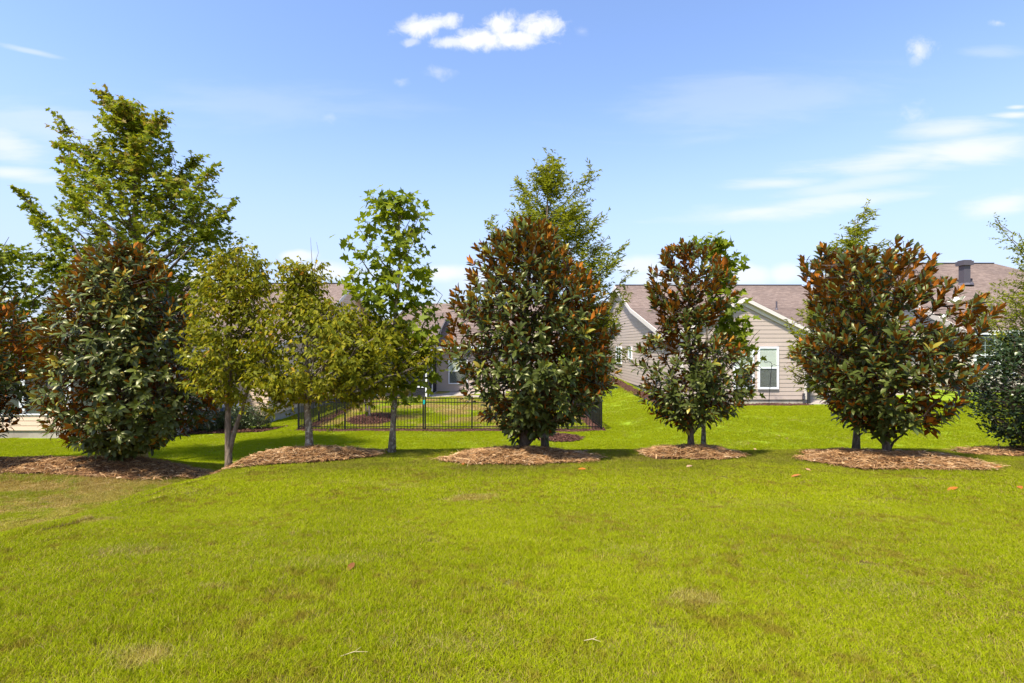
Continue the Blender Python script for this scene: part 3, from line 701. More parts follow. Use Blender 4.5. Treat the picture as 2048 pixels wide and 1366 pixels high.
# --- tan house on the left with the sunroom wing
def house_tan():
    X0, X1, WB = -24.0, -10.7, 22.5; ZB = -1.5; RY, RZ = 33.5, 5.62
    h = empty('house', (-17, 30, -2), 'tan clapboard house with a low windowed sunroom behind the darkest magnolia', 'house', 'houses behind the lawns')
    rear = Frame((0, WB, 0), (1, 0, 0), (0, -1, 0)); right = Frame((X1, 0, 0), (0, 1, 0), (1, 0, 0))
    m = M['siding_tan']
    clad(h, rear, [(X0, ZB), (X1, ZB), (X1, 1.5), (X0, 1.5)], m)
    clad(h, right, [(WB, ZB), (44.5, ZB), (44.5, .9), (RY, RZ - .18), (28, 2.76), (WB, 1.4)], m)
    b = Buf(); b.box(X0, X1 - .03, WB + .03, 44.4, -2.6, ZB + .002); b.build('foundation', M['concrete'], h)
    b = Buf(); b.prism([(X0, WB + .02, -2), (X0, 44.5, -2), (X0, 44.5, .9), (X0, RY, RZ - .2), (X0, 28, 2.76), (X0, WB + .02, 1.4)], (.14, 0, 0)); b.box(X0 + .2, X1 - .2, 44.3, 44.48, -2, .9); b.build('wall', m, h)
    o = .3
    roof_slope(h, (X0 - o, WB - .4, 1.45), (X1 + o, WB - .4, 1.45), (X1 + o, 28, 2.94), (X0 - o, 28, 2.94), M['shingle'])
    roof_slope(h, (X0 - o, 28, 2.94), (X1 + o, 28, 2.94), (X1 + o, RY, RZ), (X0 - o, RY, RZ), M['shingle'])
    roof_slope(h, (X0 - o, 45, .7), (X1 + o, 45, .7), (X1 + o, RY, RZ), (X0 - o, RY, RZ), M['shingle'])
    b = Buf(); b.box(X0, X1 + .2, RY - .12, RY + .12, RZ - .03, RZ + .045); b.build('ridge_vent', M['gutter'], h)
    for (y0, z0, y1, z1) in ((WB - .4, 1.43, 28, 2.92), (28, 2.92, RY, RZ - .02), (45, .68, RY, RZ - .02)):
        bar(h, 'rake_board', M['trim'], (X1 + o + .012, y0, z0), (X1 + o + .012, y1, z1), .025, .24)
    bar(h, 'fascia', M['white'], (X0 - o, WB - .42, 1.44), (X1 + o, WB - .42, 1.44), .03, .18)
    # sunroom wing
    Y0, W0, W1 = 18.6, -19.6, -12.6; pk = (W0 + W1) / 2; sr = Frame((0, Y0, 0), (1, 0, 0), (0, -1, 0)); zt = 1.25
    clad(h, sr, [(W0, ZB), (W1, ZB), (W1, -.94), (W0, -.94)], m)
    clad(h, sr, [(W0, zt), (W1, zt), (W1, 1.45), (pk, 2.72), (W0, 1.45)], m)
    b = Buf(); b.box(W0 + .03, W1 - .03, Y0 + .03, WB - .1, -2.2, ZB + .002); b.build('foundation', M['concrete'], h)
    rs = Frame((W1, 0, 0), (0, 1, 0), (1, 0, 0)); clad(h, rs, [(Y0, ZB), (WB, ZB), (WB, 1.5), (Y0, 1.5)], m)
    ls = Frame((W0, 0, 0), (0, 1, 0), (-1, 0, 0)); clad(h, ls, [(Y0, ZB), (WB, ZB), (WB, 1.5), (Y0, 1.5)], m)
    b = Buf(); sr.box(b, W0, W1, -.94, -.90, -.02, .05); sill = b.build('sill', M['white'], h)
    x = W0
    posts = [-19.55, (45.5 - 1024) * Y0 / F, -16.1, -14.4, -12.68]
    for q in posts:
        b = Buf(); sr.box(b, q - .1, q + .1, -.90, zt, -.06, .04); b.build('post', M['white'], h)
    for q, r in zip(posts[:-1], posts[1:]):
        b = Buf(); sr.box(b, q + .1, r - .1, -.90, zt, -.03, -.025); pn = b.build('pane', M['glass'], h)
        b = Buf(); mid = (q + r) / 2
        sr.box(b, mid - .02, mid + .02, -.9, zt, -.024, .0); sr.box(b, q + .1, r - .1, -.14, -.10, -.023, -.002); sr.box(b, q + .1, r - .1, .28, .32, -.023, -.002); b.build('muntin', M['gutter'], pn)
    sl = (2.72 - 1.45) / (pk - W0); e = .35; fy = Y0 - .3
    for s, xe in ((-1, W0 - e), (1, W1 + e)):
        roof_slope(h, (xe, fy, 1.58 - sl * e), (xe, 25, 1.58 - sl * e), (pk, 27, 2.85), (pk, fy, 2.85), M['shingle_side'])
        bar(h, 'rake_board', M['white'], (xe, fy - .014, 1.56 - sl * e), (pk, fy - .014, 2.83), .026, .2)
    vent_pipe(h, (41 - 1024) * 29 / F, 29, 3.42, .45, .05)
    b = Buf(); b.box(-11.9, -11.7, WB - .12, WB - .03, -1.0, -.62); b.build('meter_box', M['gutter'], h)
house_tan()

# --- middle house with the screened porch, behind the fenced yard
def house_mid():
    X0, X1, WB = -7.9, 3.0, 33.5; ZB = -1.41; RY, RZ = 40.0, 4.85
    h = empty('house', (-2.5, 36, -1.6), 'low house behind the fenced yard with a screened porch and patio', 'house', 'houses behind the lawns')
    rear = Frame((0, WB, 0), (1, 0, 0), (0, -1, 0)); m = M['siding']
    clad(h, rear, [(X0, ZB), (X1, ZB), (X1, 1.5), (X0, 1.5)], m)
    for X, s in ((X0, -1), (X1, 1)):
        fr = Frame((X, 0, 0), (0, 1, 0), (s, 0, 0)); clad(h, fr, [(WB, ZB), (46, ZB), (46, 1.6), (RY, RZ - .2), (WB, 1.6)], m)
    b = Buf(); b.box(X0, X1, 45.8, 45.97, ZB, 1.6); b.build('wall', m, h)
    b = Buf(); b.box(X0 + .03, X1 - .03, WB + .03, 45.9, -2.4, ZB + .002); b.build('foundation', M['concrete'], h)
    o = .35
    roof_slope(h, (X0 - o, WB - .4, 1.55), (X1 + o, WB - .4, 1.55), (X1 + o, RY, RZ), (X0 - o, RY, RZ), M['shingle'])
    roof_slope(h, (X0 - o, 46.5, 1.5), (X1 + o, 46.5, 1.5), (X1 + o, RY, RZ), (X0 - o, RY, RZ), M['shingle'])
    bar(h, 'fascia', M['white'], (X0 - o, WB - .42, 1.54), (X1 + o, WB - .42, 1.54), .03, .18)
    window(h, rear, -4.15, -2.9, -.95, .75, True, False, True, tw=.07)
    # porch
    PX0, PX1, PY = -7.9, -4.94, 29.8; zt = 1.25
    fr = Frame((0, PY, 0), (1, 0, 0), (0, -1, 0)); rs = Frame((PX1, 0, 0), (0, 1, 0), (1, 0, 0)); ls = Frame((PX0, 0, 0), (0, 1, 0), (-1, 0, 0))
    b = Buf(); b.box(PX0 - .1, PX1 + .1, PY - .1, WB, -2.0, ZB - .01); b.build('porch_floor', M['concrete'], h)
    for x in (PX0 + .05, -6.82, PX1 - .05):
        b = Buf(); fr.box(b, x - .05, x + .05, ZB, zt, -.05, .05); b.build('porch_post', M['white'], h)
    for x0, x1 in ((PX0 + .1, -6.87), (-6.77, PX1 - .1)):
        b = Buf(); fr.box(b, x0, x1, ZB, zt, -.003, .003); sc = b.build('porch_screen', M['screen'], h)
        b = Buf(); fr.box(b, x0, x1, -.88, -.79, -.03, .03); b.build('screen_rail', M['white'], sc)
    b = Buf(); fr.box(b, PX0, PX1, zt, zt + .28, -.06, .06); b.build('porch_beam', M['white'], h)
    b = Buf(); rs.box(b, PY + .06, WB, zt, zt + .28, -.06, .06); b.build('porch_beam', M['white'], h)
    b = Buf(); rs.box(b, 31.5, 31.6, ZB, zt, -.05, .05); b.build('porch_post', M['white'], h)
    b = Buf(); rs.box(b, 31.6, WB, ZB, zt, -.003, .003); sc = b.build('porch_screen', M['screen'], h)
    b = Buf(); rs.box(b, 31.6, WB, -.62, -.55, -.03, .03); b.build('screen_rail', M['white'], sc)
    b = Buf()
    for a0, a1, z0, z1 in ((PY + .07, PY + .2, ZB + .02, zt - .1), (31.36, 31.48, ZB + .02, zt - .1), (PY + .2, 31.36, ZB + .02, ZB + .32), (PY + .2, 31.36, -.1, .02), (PY + .2, 31.36, zt - .22, zt - .1)):
        rs.box(b, a0, a1, z0, z1, .0, .05)
    dr = b.build('screen_door', M['white'], h)
    b = Buf(); rs.box(b, PY + .2, 31.36, ZB + .3, zt - .2, .018, .024); b.build('door_screen', M['screen'], dr)
    b = Buf(); rs.box(b, 31.38, 31.42, -.35, -.25, .05, .11); b.build('handle', M['gutter'], dr)
    b = Buf(); ls.box(b, PY + .06, WB, ZB, zt, -.003, .003); b.build('porch_screen', M['screen'], h)
    roof_slope(h, (PX0 - .3, PY - .35, 1.58), (PX1 + .3, PY - .35, 1.58), (PX1 + .3, 38, 4.05), (PX0 - .3, 38, 4.05), M['shingle'])
    bar(h, 'fascia', M['white'], (PX0 - .3, PY - .37, 1.57), (PX1 + .3, PY - .37, 1.57), .03, .18)
    for X, q in ((PX1 + .1, -.1), (PX0 - .05, .1)):
        b = Buf(); b.prism([(X, PY, 1.5), (X, 37.8, 3.9), (X, 33.2, 1.45)], (q, 0, 0)); b.build('wall', m, h)
    b = Buf(); b.box(PX1 + .02, PX1 + .12, PY - .16, PY - .06, -1.45, 1.4); b.build('downspout', M['gutter'], h)
    # door at the back of the porch
    a0, a1 = -6.72, -5.82
    b = Buf(); rear.box(b, a0 - .1, a0, ZB, .72, .0, .05); rear.box(b, a1, a1 + .1, ZB, .72, .0, .05); rear.box(b, a0 - .1, a1 + .1, .72, .82, .0, .05); b.build('door_frame', M['trim'], h)
    b = Buf(); rear.box(b, a0, a1, ZB + .01, .72, .0, .034); dr = b.build('door', M['door'], h)
    b = Buf(); rear.box(b, a0 + .2, a1 - .12, ZB + .25, .58, .03, .042); b.build('pane', M['frosted'], dr)
    b = Buf(); b.tube([rear.p(a0 + .09, .03, -.42), rear.p(a0 + .09, .1, -.42)], .035, 8); b.tube([rear.p(a0 + .09, .03, -.27), rear.p(a0 + .09, .07, -.27)], .03, 8); b.build('handle', M['gutter'], dr)
    b = Buf(); b.prism([(PX1 + .1, WB + .02, ZB - .02), (PX1 + .1, 29.6, ZB - .02), (-.4, 29.6, ZB - .02), (-.4, WB + .02, ZB - .02)], (0, 0, -.3)); tag(b.build('patio', M['concrete'], None), 'weathered concrete patio beside the screened porch', kind='structure')
house_mid()

# porch furniture
def chair(x, y, z, rot, label):
    t = empty('porch_chair', (x, y, z), label, 'chair', 'chairs on the screened porch')
    def part(n, m, f): b = Buf(); f(b); me = b.mesh(n, m); return link(n, me, t)
    part('seat', M['cushion'], lambda b: b.box(-.26, .26, -.26, .26, .36, .46))
    part('backrest', M['wicker'], lambda b: b.hexa([(-.27, .22, .40), (.27, .22, .40), (.27, .28, .40), (-.27, .28, .40), (-.27, .34, .95), (.27, .34, .95), (.27, .39, .95), (-.27, .39, .95)]))
    for sx in (-1, 1):
        for sy in (-1, 1):
            part('leg', M['wicker'], lambda b: b.tube([(sx * .24, sy * .24, .37), (sx * .26, sy * .26, 0)], .022, 6))
        part('armrest', M['wicker'], lambda b: b.box(sx * .28 - .03, sx * .28 + .03, -.22, .26, .62, .66))
    t.rotation_euler = (0, 0, rot)
chair(-5.85, 31.6, -1.42, -1.9, 'brown porch chair nearest the glazed door behind the screen')
chair(-7.1, 32.3, -1.42, .4, 'brown porch chair with grey cushion against the porch back wall')
def table():
    t = empty('porch_table', (-6.55, 31.5, -1.42), 'small round porch table between the brown chairs', 'table')
    def part(n, m, f): b = Buf(); f(b); return link(n, b.mesh(n, m), t)
    part('table_top', M['wicker'], lambda b: b.tube([(0, 0, .62), (0, 0, .67)], .5, 18))
    for k in range(3):
        a = k * 2.1; part('leg', M['wicker'], lambda b: b.tube([(.12 * math.cos(a), .12 * math.sin(a), .63), (.35 * math.cos(a), .35 * math.sin(a), 0)], .025, 6))
table()

# ---------------------------------------------------------------- fence
HT = 1.24
def fence_run(name, label, cat, pts, group=None, posts=None):
    """pts: post positions (x, y); pickets, rails and posts are each their own piece"""
    p0 = np.array([*pts[0], gh(*pts[0])]); root = empty(name, p0, label, cat, group)
    pb = Buf(); pb.box(-.026, .026, -.026, .026, -.1, HT + .03); pb.box(-.032, .032, -.032, .032, HT + .03, HT + .05); pm = pb.mesh('post', M['black_metal'])
    kb = Buf(); kb.box(-.0085, .0085, -.0085, .0085, .05, HT - .004); km = kb.mesh('picket', M['black_metal'])
    for i, p in enumerate(pts):
        if posts is None or posts[i]:
            link('post', pm, root, np.array([*p, gh(*p)]) - p0)
    for a, b in zip(pts[:-1], pts[1:]):
        a, b = np.array(a, float), np.array(b, float); za, zb = gh(*a), gh(*b); L = np.linalg.norm(b - a); d = (b - a) / L
        for hz in (HT - .015, HT - .17, .15):
            bar(root, 'rail', M['black_metal'], (*(a + d * .02), za + hz + .014), (*(b - d * .02), zb + hz + .014), .026, .028)
        n = int(L / .1085); ang = math.atan2(d[1], d[0])
        for k in range(1, n):
            t = k / n; q = a + (b - a) * t
            o = link('picket', km, root, np.array([*q, za + (zb - za) * t]) - p0); o.rotation_euler = (0, 0, ang)
    return root
def fx(u): return (u - 1024) * FY / F
fence_run('metal_fence', 'long front run of the black picket fence facing the lawn', 'fence',
          [(fx(q), FY) for q in (850.5, 944, 1040, 1136, 1203)], 'black metal fencing around the yard')
fence_run('metal_fence', 'short front run of black picket fence between the yard corner and the gate', 'fence',
          [(fx(q), FY) for q in (597, 690, 788)], 'black metal fencing around the yard')
fence_run('metal_gate', 'narrow black picket gate with a teal tag on its latch post', 'gate', [(fx(789.5), FY), (fx(846.5), FY)], None, [False, True])
fence_run('metal_fence', 'receding black picket fence beside the tan house', 'fence', [(FX0, FY + .03), (FX0, 21.35), (FX0, 23.5), (FX0, 25.5), (FX0, 27.66), (FX0, 29.7)], 'black metal fencing around the yard', [False, 1, 1, 1, 1, 1])
fence_run('metal_fence', 'receding black picket fence half hidden by the tallest magnolia', 'fence', [(FX1, FY + .03), (FX1 - .02, 21.2), (FX1 - .05, 23.1), (FX1 - .08, 25), (FX1 - .1, 27), (FX1 - .12, 29)], 'black metal fencing around the yard', [False, 1, 1, 1, 1, 1])
g = bpy.data.objects['metal_gate']; b = Buf(); x = fx(848.6); z = gh(x, FY); b.box(x - .035, x + .035, FY - .075, FY - .03, z + 1.03, z + 1.16); b.box(x - .02, x + .02, FY - .09, FY - .075, z + 1.0, z + 1.05); b.build('latch_tag', M['teal'], g, fix=True)

# shepherd's hook by the window
def hook():
    b0 = P(1537, 806, 21.55); base = np.array([b0[0], 21.55, gh(b0[0], 21.55)]); top = P(1543.3, 727, 21.5)
    b = Buf(); b.tube([base - (0, 0, .2), base * .5 + top * .5, top - (0, 0, .08)], .011, 6); t = b.thing('shepherd_hook', M['black_metal'], base, 'thin black shepherd hook standing in front of the blinds window', 'garden hook')
    def arc(pts): 
        b = Buf(); b.tube([P(u, v, 21.5) for u, v in pts], .010, 6); b.build('hook_arm', M['black_metal'], t)
    arc([(1543.2, 733), (1543.8, 728), (1541.5, 724.6), (1537.5, 723.2), (1533.5, 724.2), (1530.5, 725), (1529, 723.6), (1529.6, 721.6)])
    arc([(1543.0, 736), (1544.5, 731.5), (1547.5, 729.2), (1550.5, 729.8), (1553.5, 731.4), (1556.5, 731.8), (1558.2, 730.6), (1557.8, 729)])
    b = Buf(); b.box(base[0] - .1, base[0] + .1, 21.54, 21.56, base[2] + .06, base[2] + .075); b.build('foot_bar', M['black_metal'], t)
hook()
# storage box behind the hedge
def storage():
    x, y = -11.75, 21.6; z = gh(x, y); t = empty('storage_box', (x, y, z), 'white lidded storage box with blue sides behind the clipped hedge', 'box')
    b = Buf(); b.box(x - .42, x + .42, y - .25, y + .25, z, z + .86); b.build('box_body', M['blue_plastic'], t)
    b = Buf(); b.box(x - .46, x + .46, y - .29, y + .29, z + .86, z + .96); b.build('lid', M['white'], t)
    for k in (-.25, 0, .25):
        b = Buf(); b.box(x + k - .03, x + k + .03, y - .265, y - .25, z + .1, z + .84); b.build('rib', M['cushion'], t)
storage()

# ---------------------------------------------------------------- leaves
def tmpl(kind):
    if kind == 'magnolia':    # long ellipse, folded on the midrib, tip curling down
        st = [(.20, .13, .02), (.5, .21, .03), (.8, .13, .0)]
        V = [(0, 0, 0)]
        for y, w, z in st: V += [(-w, y, z + .045), (0, y, z), (w, y, z + .045)]
        V.append((0, 1.0, -.08)); T = [(0, 2, 1), (0, 3, 2)]
        for i in (0, 1):
            a = 1 + 3 * i; T += [(a, a + 1, a + 3), (a + 1, a + 4, a + 3), (a + 1, a + 2, a + 4), (a + 2, a + 5, a + 4)]
        T += [(7, 8, 10), (8, 9, 10)]
    elif kind == 'ovate':
        V = [(0, 0, 0), (-.24, .35, .07), (0, .4, 0), (.24, .35, .07), (0, 1, -.12)]; T = [(0, 2, 1), (0, 3, 2), (1, 2, 4), (2, 3, 4)]
    elif kind == 'lance':
        V = [(0, 0, 0), (-.085, .4, .02), (.085, .4, .02), (0, 1, -.05)]; T = [(0, 2, 1), (1, 2, 3)]
    elif kind == 'round':
        V = [(0, 0, 0), (-.3, .45, .06), (0, .5, 0), (.3, .45, .06), (0, 1, -.06)]; T = [(0, 2, 1), (0, 3, 2), (1, 2, 4), (2, 3, 4)]
    elif kind == 'lobed':     # five pointed lobes around the stalk
        out = [(0, .0), (-.34, -.02), (-.22, .2), (-.58, .42), (-.2, .5), (-.2, .68), (0, 1.0), (.2, .68), (.2, .5), (.58, .42), (.22, .2), (.34, -.02)]
        V = [(x, y, .10 * abs(x) - .06 * max(0, y - .5) * 2) for x, y in out]; V.append((0, .38, -.02)); c = len(V) - 1
        T = [(c, (i + 1) % 12, i) for i in range(12)]
    V = np.array(V, float); T = np.array(T, int)
    return V, T
TM = {k: tmpl(k) for k in ('magnolia', 'ovate', 'lance', 'round', 'lobed')}

def frames(axis_, nrm):
    y = axis_ / (np.linalg.norm(axis_, axis=1)[:, None] + 1e-9)
    x = np.cross(y, nrm); l = np.linalg.norm(x, axis=1)[:, None]; x = np.where(l > 1e-4, x / (l + 1e-9), np.array([1.0, 0, 0]))
    z = np.cross(x, y); return x, y, z
def leaf_soup(kind, pos, ax, nrm, size, wid):
    V, T = TM[kind]; x, y, z = frames(ax, nrm); n = len(pos)
    W = pos[:, None] + size[:, None, None] * ((V[None, :, 0:1] * wid) * x[:, None] + V[None, :, 1:2] * y[:, None] + V[None, :, 2:3] * z[:, None])
    TT = (np.arange(n) * len(V))[:, None, None] + T[None]
    return W.reshape(-1, 3), TT.reshape(-1, 3), len(V)
VAR = {}
def leaf_variant(kind, m, q, wid):
    key = (kind, m, q, wid)
    if key not in VAR:
        V, T = TM[kind]; V = V * np.array([wid, 1, 1]); VAR[key] = tri_mesh('leaf', V, T, M[m], np.full(len(V), (q + .5) / 16), smooth=(kind == 'magnolia'))
    return VAR[key]
def put_leaves(root, kind, m, pos, ax, nrm, size, tint, wid=1.0, singles=0, name='leaves'):
    """the largest-showing leaves singly, the rest as one mass"""
    base = ORIG[root.name]; n = len(pos)
    tint = np.clip(tint, 0, .999)
    order = np.argsort(pos[:, 1] + rng.random(n) * .25)
    one, rest = order[:singles], order[singles:]
    if len(rest):
        V, T, k = leaf_soup(kind, pos[rest] - base, ax[rest], nrm[rest], size[rest], wid)
        o = link(name, tri_mesh(name, V, T, M[m], np.repeat(tint[rest], k), smooth=(kind == 'magnolia')), root); tag(o, kind='stuff')
    if len(one):
        x, y, z = frames(ax[one], nrm[one])
        for i, j in enumerate(one):
            o = link('leaf', leaf_variant(kind, m, int(tint[j] * 16), wid), root)
            s = float(size[j]); o.matrix_local = Matrix([(*(np.array([x[i][r], y[i][r], z[i][r]]) * s), float(pos[j][r] - base[r])) for r in range(3)] + [(0, 0, 0, 1)])

def silhouette(rows, Y):
    r = sorted([(EYE - (v - HV) * Y / F, (a - 1024) * Y / F, (b - 1024) * Y / F) for v, a, b in rows])
    return np.array(r)
def sample_crown(S, Y, n, depth=1.0, shell=.45, gaps=0.0, freq=1.6, seed=0, shrink=.0, thick=None):
    out = []
    z = S[:, 0]
    while sum(len(o) for o in out) < n:
        k = n * 3; zz = rng.uniform(z[0], z[-1], k); a = np.interp(zz, z, S[:, 1]) + shrink; b = np.interp(zz, z, S[:, 2]) - shrink
        hw = np.maximum((b - a) / 2, .03); keep = rng.random(k) < hw / hw.max() + .05
        zz, a, b, hw = zz[keep], a[keep], b[keep], hw[keep]; k = len(zz)
        th = rng.random(k) * 2 * math.pi; rho = rng.random(k) ** shell
        q = np.stack([(a + b) / 2 + hw * rho * np.cos(th), Y + (hw * depth if thick is None else np.minimum(hw * depth, thick)) * rho * np.sin(th), zz], 1)
        if gaps > 0:
            nn = vnoise(q[:, 0] * freq + seed, q[:, 1] * freq + seed * 2, q[:, 2] * freq); q = q[nn > gaps]
        out.append(q)
    return np.concatenate(out)[:n]

def wood_to(root, m, S, base, top, tips, trunk_r, n_limbs, name_prefix='', extra=None, twig_r=.006, lean=None, limb_rise=.9, bark_sides=9, limb_r=.3, zmin=.25):
    """trunk, limbs and twigs reaching the given leaf-spray tips; returns twig start points"""
    base, top = np.array(base, float), np.array(top, float); H = top[2] - base[2]
    path = [] ; rad = []
    for t in np.linspace(0, 1, 12):
        p = base + (top - base) * t; wob = .025 * H * t * (1 - t) * 2
        p = p + np.array([(vnoise(base[0] * 3 + t * 4, 1.7) - .5) * 2 * wob, (vnoise(base[0] * 3 + t * 4, 8.7) - .5) * 2 * wob, 0]); path.append(p)
        rad.append(trunk_r * (1 - .88 * t) * (1 + .55 * math.exp(-t * H / .10)))
    path = np.array(path); path[0, 2] -= .15
    b = Buf(); b.tube(path, rad, bark_sides); b.build('trunk', M[m], root, smooth=True)
    samples = [path[1:]]; lb = Buf()
    def trunk_at(z):
        return np.array([np.interp(z, path[:, 2], path[:, 0]), np.interp(z, path[:, 2], path[:, 1]), z])
    idx = rng.choice(len(tips), min(n_limbs, len(tips)), replace=False)
    ends = [trunk_at(tips[i][2]) * .22 + tips[i] * .78 for i in idx] + [np.array(e, float) for e in (extra or [])]
    for e in ends:
        r = math.hypot(e[0] - path[0, 0], e[1] - path[0, 1]); za = max(base[2] + zmin, e[2] - limb_rise * r - .15); za = min(za, top[2] - .1)
        a = trunk_at(za); mid = a * .45 + e * .55 + np.array([0, 0, -.10 * r]); ts = np.linspace(0, 1, 9)[:, None]
        c = (1 - ts) ** 2 * a + 2 * ts * (1 - ts) * mid + ts ** 2 * e
        c[1:-1] += rng.normal(0, .018 * (r + .2), (7, 3))
        L = np.linalg.norm(e - a); tr = np.interp(za, path[:, 2], rad)
        r0 = min(tr * .7, .010 + limb_r * .055 * L); lb.tube(c, np.linspace(r0, .005, 9), 5, False); samples.append(c[2:])
    lb.build('limbs', M['twig' if m == 'bark_dark' else m], root, smooth=True, fix=False)
    Sx = np.concatenate(samples); tb = Buf(); starts = []
    for p in tips:
        d = np.linalg.norm(Sx - p, axis=1) + np.where(Sx[:, 2] > p[2] + .05, .5, 0); q = Sx[np.argmin(d)]; starts.append(q)
        mid = (q + p) / 2 + np.array([0, 0, -.06 * np.linalg.norm(p - q)])
        tb.tube([q, mid, p], [twig_r, twig_r * .8, twig_r * .5], 3, False)
    tag(tb.build('twigs', M['twig'], root, fix=False), kind='stuff')
    return np.array(starts)

def magnolia(label, Y, base_uv, rows, n_whorl, trunk_r, rust=0.0, leaf=.175, singles=300, group='magnolias along the ridge', limbs=34, gaps=.0, yellow=.05, droop=.35, shell=.45, name='magnolia_tree', depth=.95, twig_r=.006, clear=None):
    S = silhouette(rows, Y); bx = (base_uv[0] - 1024) * Y / F; bz = gh(bx, Y) + .05
    base = np.array([bx, Y, bz]); root = empty(name, base, label, 'tree', group)
    tips = sample_crown(S, Y, n_whorl, depth, shell, gaps, 1.5, bx, .05)
    zt = S[-1, 0]; H = zt - S[0, 0]; topx = (S[-1, 1] + S[-1, 2]) / 2
    tips = tips[tips[:, 2] > base[2] + .12]
    if clear is not None:      # the flower opens in a break between the leaf whorls
        q = tips - clear[0]; q[:, 1] = np.maximum(q[:, 1] - .2, 0); tips = tips[np.linalg.norm(q, axis=1) > clear[1]]
    starts = wood_to(root, 'bark_dark', S, base, (topx, Y, zt - .25), tips, trunk_r, limbs, zmin=.12, twig_r=twig_r)
    f = (tips[:, 2] - S[0, 0]) / H
    cx = np.interp(tips[:, 2], S[:, 0], (S[:, 1] + S[:, 2]) / 2)
    o = np.stack([tips[:, 0] - cx, tips[:, 1] - Y], 1); ol = np.linalg.norm(o, axis=1); o = o / (ol[:, None] + .05)
    up = .25 + 1.25 * f ** 1.2 + rng.normal(0, .22, len(tips)) + rust * .5
    d = np.stack([o[:, 0] + rng.normal(0, .25, len(tips)), o[:, 1] + rng.normal(0, .25, len(tips)), up], 1); d /= np.linalg.norm(d, axis=1)[:, None]
    A, Pn, Po, Sz, Ti = [], [], [], [], []
    for i in range(len(tips)):
        n = rng.integers(8, 14); di = d[i]; r = np.array([0, 0, 1.0]) if abs(di[2]) < .9 else np.array([1.0, 0, 0])
        e1 = np.cross(di, r); e1 /= np.linalg.norm(e1); e2 = np.cross(di, e1); ph = rng.random() * 6.28
        k = np.arange(n); az = ph + k * 2.39996; fr_ = np.clip(f[i] * 1.5 - .45 + rust * .45 + rng.normal(0, .25), 0, 1); inc = np.radians(24 - 10 * fr_ + (64 - 26 * fr_) * (k / n) ** .8 + rng.normal(0, 9, n))
        rad = np.cos(az)[:, None] * e1 + np.sin(az)[:, None] * e2
        ax = np.cos(inc)[:, None] * di + np.sin(inc)[:, None] * rad
        ax[:, 2] -= (droop + .25 * (1 - f[i])) * (k / n) * (1 - .9 * fr_)
        nm = di - (ax @ di)[:, None] * ax / (np.linalg.norm(ax, axis=1)[:, None] ** 2); nm = nm + rng.normal(0, .16, (n, 3)) + np.array([0, 0, .35 * (1 - fr_)])
        A.append(ax); Pn.append(nm); Po.append(tips[i] - di * (k * .018)[:, None] + rad * .008)
        Sz.append(leaf * rng.uniform(.72, 1.15, n) * (1 - .25 * (k < 2)))
        t = rng.beta(2, 2.2, n) * .84; fresh = rng.random() < yellow * (1 + 2 * f[i])
        if fresh: t = np.where(k < 5, rng.uniform(.88, 1, n), t)
        t = np.where(rng.random(n) < .015, .97, t); Ti.append(t)
    put_leaves(root, 'magnolia', 'magnolia_leaf', np.concatenate(Po), np.concatenate(A), np.concatenate(Pn), np.concatenate(Sz), np.concatenate(Ti), 1.0, singles)
    return root, tips

